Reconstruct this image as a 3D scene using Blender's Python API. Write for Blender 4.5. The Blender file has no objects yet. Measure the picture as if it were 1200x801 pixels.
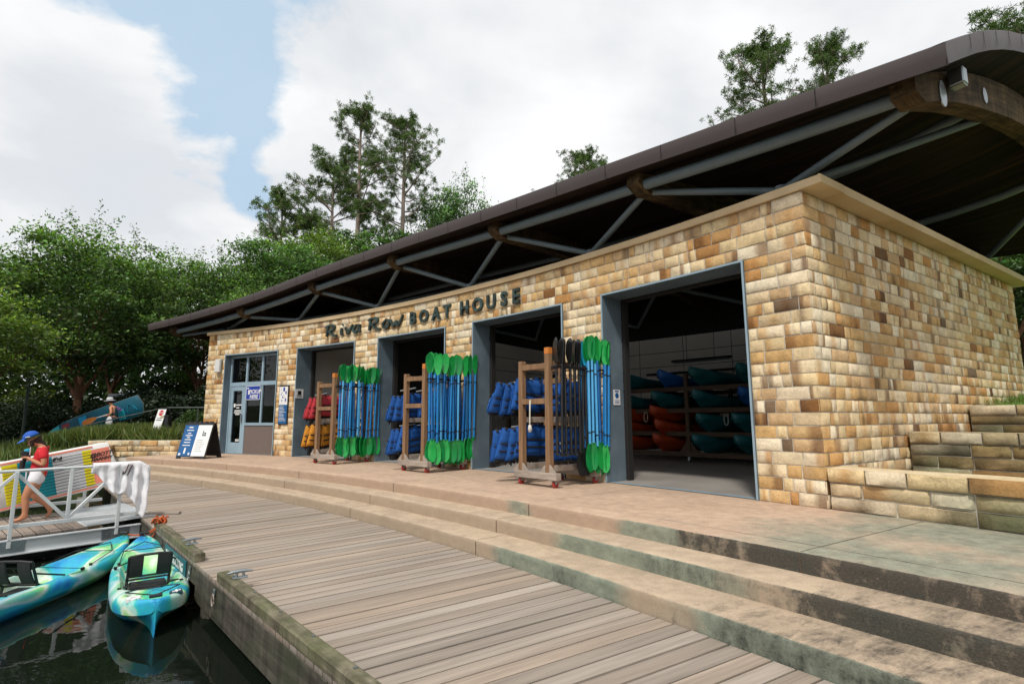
import bpy, bmesh, math, random
import numpy as np
from mathutils import Vector, Matrix, noise as mnoise
R = math.radians
PI = math.pi
rnd = random.Random(7)
scene = bpy.context.scene
COL = scene.collection

# ------------------------------------------------------------------ mesh helpers
class MB:
    """collects shapes for ONE mesh object; vertices carry a colour and a 3-value texture coordinate"""
    def __init__(self):
        self.v = []; self.f = []; self.m = []; self.c = []; self.u = []
        self.mat = 0; self.col = (1, 1, 1)
    def add(self, verts, faces, col=None, uv=None, mat=None):
        b = len(self.v)
        self.v.extend([tuple(p) for p in verts])
        if col is None: col = self.col
        if isinstance(col, list): self.c.extend(col)
        else: self.c.extend([col] * len(verts))
        self.u.extend(uv if uv else [tuple(p) for p in verts])
        for f in faces:
            self.f.append(tuple(b + i for i in f)); self.m.append(self.mat if mat is None else mat)
        return b
    def box(self, c, size, M=None, col=None, mat=None, ch=0.0):
        x, y, z = size[0] / 2, size[1] / 2, size[2] / 2
        if ch <= 0:
            vs = [Vector((sx * x, sy * y, sz * z)) for sz in (-1, 1) for sy in (-1, 1) for sx in (-1, 1)]
            fs = [(0, 2, 3, 1), (4, 5, 7, 6), (0, 1, 5, 4), (2, 6, 7, 3), (0, 4, 6, 2), (1, 3, 7, 5)]
        else:
            vs = []; idx = {}
            for sx in (-1, 1):
                for sy in (-1, 1):
                    for sz in (-1, 1):
                        for a in range(3):
                            p = [sx * (x - ch), sy * (y - ch), sz * (z - ch)]
                            p[a] = (sx * x, sy * y, sz * z)[a]
                            idx[(sx, sy, sz, a)] = len(vs); vs.append(Vector(p))
            I = lambda *k: idx[k]
            fs = []
            for s in (-1, 1):
                q = [I(s, -1, -1, 0), I(s, 1, -1, 0), I(s, 1, 1, 0), I(s, -1, 1, 0)]; fs.append(q if s > 0 else q[::-1])
                q = [I(-1, s, -1, 1), I(-1, s, 1, 1), I(1, s, 1, 1), I(1, s, -1, 1)]; fs.append(q if s > 0 else q[::-1])
                q = [I(-1, -1, s, 2), I(1, -1, s, 2), I(1, 1, s, 2), I(-1, 1, s, 2)]; fs.append(q if s > 0 else q[::-1])
            for a in (-1, 1):
                for b in (-1, 1):
                    q = [I(-1, a, b, 1), I(1, a, b, 1), I(1, a, b, 2), I(-1, a, b, 2)]; fs.append(q if a * b > 0 else q[::-1])
                    q = [I(a, -1, b, 2), I(a, 1, b, 2), I(a, 1, b, 0), I(a, -1, b, 0)]; fs.append(q if a * b > 0 else q[::-1])
                    q = [I(a, b, -1, 0), I(a, b, 1, 0), I(a, b, 1, 1), I(a, b, -1, 1)]; fs.append(q if a * b > 0 else q[::-1])
                    for s in (-1, 1):
                        q = [I(a, b, s, 0), I(a, b, s, 1), I(a, b, s, 2)]; fs.append(q if a * b * s > 0 else q[::-1])
        uv = [tuple(p) for p in vs]
        c = Vector(c)
        vs = [(M @ p if M is not None else p) + c for p in vs]
        self.add(vs, fs, col, uv, mat)
    def bar(self, p, q, w, h, up=(0, 0, 1), col=None, mat=None, ch=0.0):
        """rectangular bar from p to q, w across, h along up"""
        p = Vector(p); q = Vector(q); d = q - p; L = d.length
        if L < 1e-6: return
        d.normalize(); up = Vector(up)
        x = d.cross(up)
        if x.length < 1e-4: x = d.cross(Vector((1, 0, 0)))
        x.normalize(); u = x.cross(d)
        M = Matrix((d, -x, u)).transposed()
        self.box((p + q) / 2, (L, w, h), M, col, mat, ch)
    def tube(self, pts, r, n=8, col=None, mat=None, cap=True):
        pts = [Vector(p) for p in pts]; k = len(pts)
        rs = r if isinstance(r, (list, tuple)) else [r] * k
        vs = []; fs = []; prev = None; uv = []
        L = 0
        for i, p in enumerate(pts):
            t = (pts[min(i + 1, k - 1)] - pts[max(i - 1, 0)])
            if t.length < 1e-9: t = Vector((0, 0, 1))
            t.normalize()
            if prev is None:
                a = t.cross(Vector((0, 0, 1)))
                if a.length < 1e-3: a = t.cross(Vector((1, 0, 0)))
            else:
                a = prev - t * prev.dot(t)
                if a.length < 1e-6: a = t.cross(Vector((0, 0, 1)))
            a.normalize(); prev = a; b = t.cross(a)
            if i: L += (p - pts[i - 1]).length
            for j in range(n):
                an = 2 * PI * j / n
                vs.append(p + (a * math.cos(an) + b * math.sin(an)) * rs[i]); uv.append((L, rs[i] * an, 0))
        for i in range(k - 1):
            for j in range(n):
                fs.append((i * n + j, i * n + (j + 1) % n, (i + 1) * n + (j + 1) % n, (i + 1) * n + j))
        if cap:
            fs.append(tuple(range(n))[::-1]); fs.append(tuple((k - 1) * n + j for j in range(n)))
        self.add(vs, fs, col, uv, mat)
    def loft(self, rings, closed=True, cap=False, col=None, uv=None, mat=None):
        n = len(rings[0]); vs = [p for r in rings for p in r]; fs = []
        for i in range(len(rings) - 1):
            for j in range(n if closed else n - 1):
                fs.append((i * n + j, i * n + (j + 1) % n, (i + 1) * n + (j + 1) % n, (i + 1) * n + j))
        if cap:
            fs.append(tuple(range(n))[::-1]); fs.append(tuple((len(rings) - 1) * n + j for j in range(n)))
        self.add(vs, fs, col, uv, mat)
    def prism(self, outline, y0, y1, M=None, col=None, mat=None):
        """outline in x,z extruded along y"""
        n = len(outline)
        vs = [Vector((x, y0, z)) for x, z in outline] + [Vector((x, y1, z)) for x, z in outline]
        if M is not None: vs = [M @ p for p in vs]
        fs = [tuple(range(n)), tuple(range(2 * n - 1, n - 1, -1))]
        for i in range(n):
            j = (i + 1) % n; fs.append((j, i, n + i, n + j))
        self.add(vs, fs, col, None, mat)
    def build(self, name, mats, parent=None, world=False, smooth=False, angle=None):
        me = bpy.data.meshes.new(name)
        vs = self.v
        if world and parent is not None:
            Mi = (Matrix.Translation(parent.location) @ Matrix.Rotation(parent.rotation_euler[2], 4, 'Z')).inverted()
            vs = [tuple(Mi @ Vector(p)) for p in vs]
        me.from_pydata(vs, [], self.f)
        if not isinstance(mats, (list, tuple)): mats = [mats]
        for m in mats: me.materials.append(m)
        if len(mats) > 1: me.polygons.foreach_set('material_index', self.m)
        ca = me.attributes.new('Col', 'FLOAT_COLOR', 'POINT')
        ca.data.foreach_set('color', np.array([(c[0], c[1], c[2], 1.0) for c in self.c], 'f').ravel())
        ua = me.attributes.new('Tex', 'FLOAT_VECTOR', 'POINT')
        ua.data.foreach_set('vector', np.array(self.u, 'f').ravel())
        if smooth:
            me.polygons.foreach_set('use_smooth', [True] * len(me.polygons))
            if angle: me.set_sharp_from_angle(angle=R(angle))
        me.update()
        o = bpy.data.objects.new(name, me); COL.objects.link(o)
        if parent is not None: o.parent = parent
        return o

def tag(o, label=None, cat=None, group=None, kind=None):
    if label: o['label'] = label
    if cat: o['category'] = cat
    if group: o['group'] = group
    if kind: o['kind'] = kind
    return o
def thing(name, label, cat, loc=(0, 0, 0), rz=0.0, group=None):
    o = bpy.data.objects.new(name, None); COL.objects.link(o)
    o.location = loc; o.rotation_euler = (0, 0, rz); o.empty_display_size = .2
    return tag(o, label, cat, group)
def kids(o): return [c for c in bpy.data.objects if c.parent == o]
def copy_tree(o, loc=None, rz=None, label=None, group=None, parent=None, scale=None):
    c = o.copy(); COL.objects.link(c)
    if parent is not None: c.parent = parent
    if loc is not None: c.location = loc
    if rz is not None: c.rotation_euler = (c.rotation_euler[0], c.rotation_euler[1], rz)
    if scale is not None: c.scale = (scale,) * 3 if not isinstance(scale, tuple) else scale
    if label: c['label'] = label
    if group: c['group'] = group
    for ch in kids(o): copy_tree(ch, parent=c)
    return c

# ------------------------------------------------------------------ materials
def newmat(name):
    m = bpy.data.materials.new(name); m.use_nodes = True
    nt = m.node_tree; b = nt.nodes['Principled BSDF']
    return m, nt, b
def nd(nt, t, **kw):
    n = nt.nodes.new(t)
    for k, v in kw.items():
        if k.startswith('i_'): n.inputs[k[2:].replace('_', ' ')].default_value = v
        else: setattr(n, k, v)
    return n
def mixc(nt, a, b, fac, mode='MIX'):
    n = nt.nodes.new('ShaderNodeMix'); n.data_type = 'RGBA'; n.blend_type = mode
    for s, v in ((0, fac), (6, a), (7, b)):
        if hasattr(v, 'links') or hasattr(v, 'is_output'): nt.links.new(v, n.inputs[s])
        elif isinstance(v, (int, float)): n.inputs[s].default_value = v if s == 0 else (v, v, v, 1)
        else: n.inputs[s].default_value = (*v[:3], 1)
    return n.outputs[2]
def mth(nt, op, a, b=0.0, c=0.0, clamp=False):
    n = nt.nodes.new('ShaderNodeMath'); n.operation = op; n.use_clamp = clamp
    for i, v in enumerate((a, b, c)):
        if hasattr(v, 'is_output'): nt.links.new(v, n.inputs[i])
        else: n.inputs[i].default_value = v
    return n.outputs[0]
def ramp(nt, fac, stops, interp='LINEAR'):
    n = nt.nodes.new('ShaderNodeValToRGB'); cr = n.color_ramp; cr.interpolation = interp
    while len(cr.elements) < len(stops): cr.elements.new(.5)
    for e, (p, c) in zip(cr.elements, stops):
        e.position = p; e.color = (*c[:3], 1) if not isinstance(c, (int, float)) else (c, c, c, 1)
    nt.links.new(fac, n.inputs[0]); return n.outputs[0]
def attr(nt, name, out='Color'):
    n = nt.nodes.new('ShaderNodeAttribute'); n.attribute_name = name; return n.outputs[out]
def coords(nt, kind='Object', scale=(1, 1, 1)):
    mp = nt.nodes.new('ShaderNodeMapping'); mp.inputs['Scale'].default_value = scale
    if kind in ('Object', 'Generated'):
        t = nt.nodes.new('ShaderNodeTexCoord'); nt.links.new(t.outputs[kind], mp.inputs[0])
    else: nt.links.new(attr(nt, kind, 'Vector'), mp.inputs[0])
    return mp.outputs[0]
def noise(nt, vec, scale=5, detail=4, rough=.55, dist=0.0):
    n = nt.nodes.new('ShaderNodeTexNoise'); n.inputs['Scale'].default_value = scale; n.inputs['Detail'].default_value = detail
    n.inputs['Roughness'].default_value = rough; n.inputs['Distortion'].default_value = dist
    nt.links.new(vec, n.inputs['Vector']); return n.outputs[0]
def bump(nt, b, h, strength=.3, dist=.01):
    n = nt.nodes.new('ShaderNodeBump'); n.inputs['Strength'].default_value = strength; n.inputs['Distance'].default_value = dist
    nt.links.new(h, n.inputs['Height']); nt.links.new(n.outputs[0], b.inputs['Normal'])
def hexc(h):
    h = h.lstrip('#'); out = []
    for i in (0, 2, 4):
        c = int(h[i:i + 2], 16) / 255; out.append(c / 12.92 if c <= .04045 else ((c + .055) / 1.055) ** 2.4)
    return tuple(out)
def mat(name, col, rough=.6, metal=0.0, var=.18, scale=6, bmp=0.0, bscale=30, spec=.5, grime=None, stretch=(1, 1, 1), coat=0.0):
    """painted / plastic / metal: colour broken up by noise, optional grime colour"""
    m, nt, b = newmat(name)
    v = coords(nt, 'Object', stretch); n = noise(nt, v, scale, 5)
    lo = tuple(c * (1 - var) for c in col); hi = tuple(min(1, c * (1 + var)) for c in col)
    c = ramp(nt, n, [(.3, lo), (.7, hi)])
    if grime:
        g = noise(nt, v, scale * .5, 6, .65); c = mixc(nt, c, grime, ramp(nt, g, [(.48, 0.0), (.72, .75)]))
    nt.links.new(c, b.inputs['Base Color'])
    rr = mth(nt, 'MULTIPLY_ADD', n, .25, rough - .12); nt.links.new(rr, b.inputs['Roughness'])
    b.inputs['Metallic'].default_value = metal; b.inputs['Specular IOR Level'].default_value = spec
    b.inputs['Coat Weight'].default_value = coat
    if bmp: bump(nt, b, noise(nt, v, bscale, 4), bmp, .01)
    return m
def mat_col(name, rough=.7, var=.2, scale=12, bmp=.3, bscale=60, kind='Object', stretch=(1, 1, 1), spec=.3, bdist=.006, trans=0.0):
    """colour from the mesh's own per-vertex colour, broken up by noise"""
    m, nt, b = newmat(name)
    v = coords(nt, kind, stretch); n = noise(nt, v, scale, 6, .6)
    k = ramp(nt, n, [(.25, 1 - var), (.75, 1 + var)])
    c = mixc(nt, attr(nt, 'Col'), k, 1.0, 'MULTIPLY'); nt.links.new(c, b.inputs['Base Color'])
    b.inputs['Roughness'].default_value = rough; b.inputs['Specular IOR Level'].default_value = spec
    if bmp: bump(nt, b, noise(nt, v, bscale, 5, .6), bmp, bdist)
    return m
def mat_leaf(name, trans=.35):
    m, nt, b = newmat(name)
    nt.nodes.remove(b); out = nt.nodes['Material Output']
    c = attr(nt, 'Col')
    d = nd(nt, 'ShaderNodeBsdfDiffuse'); t = nd(nt, 'ShaderNodeBsdfTranslucent'); g = nd(nt, 'ShaderNodeBsdfGlossy', i_Roughness=.45)
    nt.links.new(c, d.inputs[0]); nt.links.new(mixc(nt, c, (1.15, 1.25, .45), 1.0, 'MULTIPLY'), t.inputs[0])
    g.inputs[0].default_value = (.5, .55, .5, 1)
    a = nd(nt, 'ShaderNodeMixShader', i_Fac=trans); nt.links.new(d.outputs[0], a.inputs[1]); nt.links.new(t.outputs[0], a.inputs[2])
    e = nd(nt, 'ShaderNodeMixShader', i_Fac=.06); nt.links.new(a.outputs[0], e.inputs[1]); nt.links.new(g.outputs[0], e.inputs[2])
    nt.links.new(e.outputs[0], out.inputs[0]); return m

M = {}
def mat_stone(name):
    m, nt, b = newmat(name)
    v = coords(nt, 'Object'); n = noise(nt, v, 7, 8, .68, .3); n2 = noise(nt, v, 38, 6, .7); n3 = noise(nt, coords(nt, 'Object', (26, 26, 2.2)), 1.0, 4, .6)
    c = mixc(nt, attr(nt, 'Col'), ramp(nt, n, [(.25, .72), (.5, 1.0), (.75, 1.22)]), 1.0, 'MULTIPLY')
    c = mixc(nt, c, ramp(nt, n2, [(.25, .80), (.75, 1.16)]), 1.0, 'MULTIPLY')
    c = mixc(nt, c, hexc('#7a5a3a'), mth(nt, 'MULTIPLY', ramp(nt, n3, [(.60, 0.0), (.80, .55)]), ramp(nt, n, [(.4, 0.0), (.6, 1.0)])))
    nt.links.new(c, b.inputs['Base Color']); b.inputs['Roughness'].default_value = .9; b.inputs['Specular IOR Level'].default_value = .2
    bump(nt, b, mth(nt, 'MULTIPLY_ADD', n2, .7, n), .85, .016); return m
M['stone'] = mat_stone('sandstone')
M['mortar'] = mat('mortar', hexc('#d3ccbe'), .9, var=.25, scale=12, bmp=.4)
M['cornice'] = mat('cast_stone', hexc('#d6bd96'), .8, var=.12, scale=3, bmp=.15, grime=hexc('#b99c74'))
M['frame_paint'] = mat('grey_blue_steel_paint', hexc('#60707b'), .5, var=.12, scale=2.2, bmp=.05, grime=hexc('#7b8a92'))
M['frame_light'] = mat('pale_blue_aluminium', hexc('#8fa6b4'), .42, var=.1, scale=3)
M['bronze'] = mat('dark_bronze_fascia', hexc('#3d3230'), .5, metal=.0, var=.14, scale=1.6, bmp=.03)
M['soffit'] = mat('dark_wood_soffit', hexc('#2e2019'), .8, var=.5, scale=3, stretch=(1, 1, 6), bmp=.1)
M['steel'] = mat('grey_pipe_paint', hexc('#6c7a81'), .45, var=.1, scale=3, grime=hexc('#566167'))
M['glulam'] = mat('weathered_glulam', hexc('#54432f'), .8, var=.45, scale=2.4, stretch=(1, 1, 9), bmp=.3, grime=hexc('#221c17'))
M['galv'] = mat('galvanised_steel', hexc('#9aa2a6'), .38, metal=.85, var=.15, scale=8)
M['alu'] = mat('mill_aluminium', hexc('#d2d6d8'), .42, metal=.25, var=.08, scale=5, grime=hexc('#aeb3b5'))
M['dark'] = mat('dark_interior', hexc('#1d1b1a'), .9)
M['white_wall'] = mat('painted_block_wall', hexc('#d6d3cc'), .85, var=.08, scale=1.5, bmp=.1)
M['int_floor'] = mat('interior_concrete', hexc('#9a948e'), .55, var=.14, scale=1.2, bmp=.06)
M['panel'] = mat('taupe_panel', hexc('#6f625c'), .7, var=.08, scale=14)
M['black'] = mat('black_plastic', (.012, .012, .013), .45, var=.2)
M['black_fabric'] = mat('black_webbing', (.016, .016, .018), .85, var=.3, scale=40, bmp=.3, bscale=120)
M['white'] = mat('white_paint', (.78, .78, .77), .5, var=.05)
M['sign_blue'] = mat('sign_blue', hexc('#185890'), .5, var=.05)
M['deep_blue'] = mat('deep_blue', hexc('#1c3c9c'), .5, var=.05)
M['sign_teal'] = mat('sign_teal', hexc('#0f5866'), .5, var=.1)
M['red'] = mat('sign_red', hexc('#c1272d'), .5, var=.05)
M['dark_red'] = mat('dark_red_print', hexc('#4a1a22'), .8, var=.05)
M['patina'] = mat('patinated_bronze_letters', hexc('#2f3d3a'), .5, metal=.3, var=.35, scale=9, grime=hexc('#4f6f6c'))
M['cart_wood'] = mat('weathered_cart_timber', hexc('#8a6a4c'), .8, var=.3, scale=3, stretch=(9, 9, 1), bmp=.3, grime=hexc('#5a4330'))
M['pale_wood'] = mat('pale_weathered_timber', hexc('#a3968a'), .85, var=.25, scale=4, stretch=(1, 8, 8), bmp=.3, grime=hexc('#6f655c'))
M['orange_paint'] = mat('orange_marking_paint', hexc('#c7772f'), .6, var=.1)
M['caster_red'] = mat('red_caster_wheel', hexc('#a1322a'), .5, var=.2)
M['shaft_blue'] = mat('blue_paddle_shaft', hexc('#2380c4'), .3, var=.12, scale=3, coat=.3)
M['blade_green'] = mat('green_paddle_blade', hexc('#0f8a44'), .35, var=.25, scale=5, coat=.3)
M['blade_cyan'] = mat('cyan_paddle_blade', hexc('#1f9fc0'), .35, var=.15, scale=5, coat=.3)
M['blade_black'] = mat('black_paddle_blade', (.014, .014, .015), .35, var=.3, coat=.3)
M['rack_wood'] = mat('shaded_rack_timber', hexc('#4a3a2c'), .85, var=.3, scale=3, stretch=(1, 9, 9))  # cart timber darkened in colour to suit the dim interior
M['shaft_highlight'] = mat('highlight_blue_paddle_shaft', hexc('#56abdf'), .28, var=.12, scale=3, coat=.3)  # lighter blue painted in as highlights among the shafts
M['shaft_dark'] = mat('dark_blue_paddle_shaft', hexc('#1a63a6'), .3, var=.12, scale=3, coat=.3)
M['blade_green_light'] = mat('light_green_paddle_blade', hexc('#1fa64c'), .35, var=.25, scale=5, coat=.3)
M['vest_blue'] = mat('blue_nylon', hexc('#10529f'), .75, var=.2, scale=9, bmp=.25, bscale=25)
M['vest_red'] = mat('coral_red_nylon', hexc('#c23a45'), .75, var=.2, scale=9, bmp=.25, bscale=25)
M['vest_orange'] = mat('orange_nylon', hexc('#cd8a26'), .75, var=.2, scale=9, bmp=.25, bscale=25)
M['orange_kayak'] = mat('orange_polyethylene', hexc('#a53d16'), .45, var=.15, scale=3)
M['teal_kayak'] = mat('teal_polyethylene', hexc('#14585f'), .4, var=.5, scale=1.6)
M['blue_kayak'] = mat('blue_polyethylene', hexc('#17539a'), .4, var=.5, scale=1.6)
M['rope_orange'] = mat('orange_rope', hexc('#b5552a'), .85, var=.3, scale=60)
M['rope_white'] = mat('white_rope', hexc('#c9c4b8'), .85, var=.2, scale=40)
M['skin'] = mat('skin', hexc('#b97f5f'), .55, var=.08, scale=6)
M['skin_pink'] = mat('sunny_skin', hexc('#cf8f6d'), .55, var=.08, scale=6)
M['hair'] = mat('dark_hair', hexc('#2a1c14'), .6, var=.4, scale=30)
M['shirt_red'] = mat('red_jersey', hexc('#c8202c'), .8, var=.12, scale=12, bmp=.3, bscale=18)
M['cap_blue'] = mat('royal_blue_cap', hexc('#1a55b0'), .75, var=.1, scale=20)
M['cloth_white'] = mat('white_cloth', hexc('#e3e2e6'), .85, var=.05, scale=10, bmp=.2, bscale=30)
M['navy'] = mat('navy_swimwear', hexc('#163a46'), .8, var=.15, scale=20)
M['khaki'] = mat('khaki_cloth', hexc('#b3a383'), .85, var=.1, scale=20)
M['bark'] = mat('brown_bark', hexc('#6b4a36'), .95, var=.4, scale=4, stretch=(3, 3, 1), bmp=.8, bscale=14)
M['bark_grey'] = mat('grey_pine_bark', hexc('#94847a'), .95, var=.35, scale=3, stretch=(3, 3, 1), bmp=.8, bscale=10)
M['leaf'] = mat_leaf('leaf')
M['needle'] = mat_leaf('needle', .2)
M['grass_blade'] = mat_leaf('grass_blade', .3)
M['rail_metal'] = mat('dull_steel_rail', hexc('#5d625f'), .45, metal=.6, var=.2)
M['lamp_white'] = mat('white_lamp_shade', hexc('#d8d8d6'), .5, var=.04)
M['thread'] = mat('black_cord', (.01, .01, .011), .8)
M['gold'] = mat('pale_yellow_marks', hexc('#c9b23c'), .6)
M['vehicle'] = mat('pale_vehicle_paint', hexc('#aab4bc'), .35, var=.06, coat=.4)

def mat_glass(name):
    m, nt, b = newmat(name); nt.nodes.remove(b); out = nt.nodes['Material Output']
    t = nd(nt, 'ShaderNodeBsdfTransparent'); t.inputs[0].default_value = (.42, .46, .46, 1)
    g = nd(nt, 'ShaderNodeBsdfGlossy', i_Roughness=.02)
    fr = nd(nt, 'ShaderNodeFresnel', i_IOR=1.5)
    x = nd(nt, 'ShaderNodeMixShader'); nt.links.new(fr.outputs[0], x.inputs[0]); nt.links.new(t.outputs[0], x.inputs[1]); nt.links.new(g.outputs[0], x.inputs[2])
    nt.links.new(x.outputs[0], out.inputs[0]); return m
M['glass'] = mat_glass('window_glass')
def mat_emit(name, col, s):
    m, nt, b = newmat(name); b.inputs['Base Color'].default_value = (*col, 1)
    b.inputs['Emission Color'].default_value = (*col, 1); b.inputs['Emission Strength'].default_value = s; return m
M['bulb'] = mat_emit('warm_bulb', (1, .72, .3), 2.5)

def mat_water():
    m, nt, b = newmat('dark_lake_water')
    b.inputs['Base Color'].default_value = (.006, .009, .006, 1); b.inputs['Roughness'].default_value = .02
    b.inputs['IOR'].default_value = 1.33; b.inputs['Specular IOR Level'].default_value = .2
    v = coords(nt, 'Object', (1, 1, 1)); n1 = noise(nt, v, 1.3, 3, .5, .3); n2 = noise(nt, v, 7, 3, .5)
    h = mth(nt, 'MULTIPLY_ADD', n2, .12, n1); bump(nt, b, h, .10, .06)
    return m
M['water'] = mat_water()

def mat_concrete(name, base, stain_mul=1.0):
    """pinkish concrete; vertex colour R = black algae, G = green wash, B = 1 on risers"""
    m, nt, b = newmat(name)
    v = coords(nt, 'Tex'); sep = nd(nt, 'ShaderNodeSeparateColor'); nt.links.new(attr(nt, 'Col'), sep.inputs[0])
    n1 = noise(nt, v, 1.1, 7, .6); n2 = noise(nt, v, 7, 8, .68); n3 = noise(nt, v, 60, 3, .6); n4 = noise(nt, v, 2.6, 8, .7, .5)
    c = ramp(nt, n1, [(.3, tuple(x * .86 for x in base)), (.7, tuple(min(1, x * 1.12) for x in base))])
    c = mixc(nt, c, ramp(nt, n2, [(.3, .78), (.7, 1.16)]), 1.0, 'MULTIPLY')
    c = mixc(nt, c, tuple(x * .62 for x in base), mth(nt, 'MULTIPLY', sep.outputs[2], .62))
    # green wash
    gf = mth(nt, 'SUBTRACT', mth(nt, 'MULTIPLY_ADD', sep.outputs[1], 1.35, mth(nt, 'MULTIPLY', n4, .9)), .75)
    gf = mth(nt, 'MULTIPLY', gf, 2.2, clamp=True); gf = mth(nt, 'MULTIPLY', gf, .72)
    c = mixc(nt, c, ramp(nt, n2, [(.3, hexc('#52695f')), (.7, hexc('#8a9a8a'))]), gf)
    # black algae
    n5 = noise(nt, coords(nt, 'Tex', (3.2, 1.1, 1)), 2.2, 8, .75, .4)
    bf = mth(nt, 'SUBTRACT', mth(nt, 'MULTIPLY_ADD', sep.outputs[0], 1.25, mth(nt, 'MULTIPLY_ADD', n2, 1.1, mth(nt, 'MULTIPLY', n5, 1.3))), 1.82)
    bf = mth(nt, 'MULTIPLY', bf, 2.3, clamp=True); bf = mth(nt, 'MULTIPLY', bf, .86)
    c = mixc(nt, c, ramp(nt, n3, [(.3, hexc('#191b1b')), (.7, hexc('#3b3d3a'))]), bf)
    c = mixc(nt, c, ramp(nt, n3, [(.25, .82), (.75, 1.12)]), 1.0, 'MULTIPLY')
    nt.links.new(c, b.inputs['Base Color']); b.inputs['Roughness'].default_value = .86; b.inputs['Specular IOR Level'].default_value = .25
    bump(nt, b, mth(nt, 'MULTIPLY_ADD', n3, .5, n2), .22, .008)
    return m
M['plaza'] = mat_concrete('plaza_concrete', hexc('#c3a891'))
M['steps'] = mat_concrete('step_concrete', hexc('#baa68f'))

def mat_boards():
    m, nt, b = newmat('weathered_deck_board')
    v = coords(nt, 'Tex', (.9, 26, 1)); n = noise(nt, v, 1.0, 7, .65, .6); v2 = coords(nt, 'Tex', (.35, 3, 1)); n2 = noise(nt, v2, 1.6, 4)
    k = ramp(nt, n, [(.25, .66), (.5, .96), (.78, 1.22)]); c = mixc(nt, attr(nt, 'Col'), k, 1.0, 'MULTIPLY')
    c = mixc(nt, c, ramp(nt, n2, [(.3, .84), (.7, 1.12)]), 1.0, 'MULTIPLY')
    nt.links.new(c, b.inputs['Base Color']); b.inputs['Roughness'].default_value = .8; b.inputs['Specular IOR Level'].default_value = .25
    bump(nt, b, n, .35, .006); return m
M['boards'] = mat_boards(); M['joint'] = mat('joint_brown', hexc('#564638'), .9)  # even brown colour of the pavement joints
def mat_timber(name, c0, c1, moss, mossy):
    m, nt, b = newmat(name)
    v = coords(nt, 'Tex', (1.1, 16, 16)); n = noise(nt, v, 1.0, 8, .7, .4); v2 = coords(nt, 'Tex', (1, 1, 1)); n2 = noise(nt, v2, 2.2, 7, .65); n3 = noise(nt, coords(nt, 'Tex', (9, 9, 1.2)), 1.0, 5, .65)
    c = ramp(nt, n, [(.3, c0), (.7, c1)]); c = mixc(nt, c, ramp(nt, n3, [(.35, .55), (.65, 1.15)]), 1.0, 'MULTIPLY'); c = mixc(nt, c, moss, ramp(nt, n2, [(.45, 0.0), (.65, mossy)]))
    nt.links.new(c, b.inputs['Base Color']); b.inputs['Roughness'].default_value = .85; b.inputs['Specular IOR Level'].default_value = .2; bump(nt, b, n, .6, .01); return m
M['old_timber'] = mat_timber('wet_grey_timber', hexc('#2b2925'), hexc('#6a645a'), hexc('#3f4632'), .6)
M['glulam'] = mat_timber('weathered_glulam', hexc('#2f261d'), hexc('#7a6446'), hexc('#1f1a15'), .7)
M['curb_timber'] = mat_timber('mossy_kerb_timber', hexc('#4d4839'), hexc('#8d8671'), hexc('#5a6040'), .75)
M['grass'] = mat('grass_ground', hexc('#3c4a22'), .95, var=.45, scale=3, bmp=.8, bscale=30, grime=hexc('#3b3222'))
M['soil'] = mat('planting_soil', hexc('#2f291f'), .95, var=.45, scale=4, bmp=.8, bscale=24, grime=hexc('#30391f'))

def mat_kayak(name, off):
    m, nt, b = newmat(name)
    v = coords(nt, 'Object', (.9, 1.5, 1.5)); mp = v.node; mp.inputs['Location'].default_value = off
    n = noise(nt, v, 1.15, 2.5, .5, .9); sx = nd(nt, 'ShaderNodeSeparateXYZ'); tcx = nd(nt, 'ShaderNodeTexCoord'); nt.links.new(tcx.outputs['Object'], sx.inputs[0])
    ay = mth(nt, 'ABSOLUTE', sx.outputs[1]); fl = mth(nt, 'MULTIPLY', ramp(nt, ay, [(.2, 0.0), (.4, 1.0)]), ramp(nt, noise(nt, v, 2.1, 2), [(.42, 0.0), (.6, 1.0)]))
    c = ramp(nt, n, [(.30, hexc('#1f6cc4')), (.38, hexc('#2a9fce')), (.45, hexc('#35b9b4')), (.51, hexc('#d9e6d4')), (.56, hexc('#9fd68c')), (.62, hexc('#4fbf8a')), (.70, hexc('#229db4'))])
    c = mixc(nt, c, hexc('#1f86d6'), mth(nt, 'MULTIPLY', fl, .6)); n2 = noise(nt, v, 30, 3); c = mixc(nt, c, ramp(nt, n2, [(.3, .9), (.7, 1.07)]), 1.0, 'MULTIPLY')
    nt.links.new(c, b.inputs['Base Color']); b.inputs['Roughness'].default_value = .38; b.inputs['Specular IOR Level'].default_value = .4
    return m
M['kayak_a'] = mat_kayak('marbled_polyethylene', (2.3, .4, .1))
M['kayak_b'] = mat_kayak('marbled_polyethylene_second', (5.1, 3.0, .8))

# ------------------------------------------------------------------ the arc that the building and steps follow
C0 = Vector((-22.746, -11.860)); RF = 31.87; TC = R(34.5168)
def W(s, d, z=0.0):
    th = TC + s / RF; r = RF + d
    return Vector((C0.x + r * math.cos(th), C0.y + r * math.sin(th), z))
def frame_at(s):   # rotation of a thing that faces the water: local x to its right, local y into the building
    return TC + s / RF - PI / 2
def sd_of(x, y):
    dx, dy = x - C0.x, y - C0.y
    return (math.atan2(dy, dx) - TC) * RF, math.hypot(dx, dy) - RF
def circle_hit(phi, c, rad):
    """point on the circle (c, rad) along the ray from C0 at angle phi"""
    dx, dy = math.cos(phi), math.sin(phi); ox, oy = C0.x - c[0], C0.y - c[1]
    bb = ox * dx + oy * dy; cc = ox * ox + oy * oy - rad * rad
    t = -bb + math.sqrt(bb * bb - cc); return t, Vector((C0.x + t * dx, C0.y + t * dy))
STEP = [((-28.748, -18.493), 38.3866, 0.0), ((-31.014, -20.117), 40.742, -.15), ((-29.669, -18.199), 38.052, -.30)]
DECK_Z = -.45; WATER_Z = -.87
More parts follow.
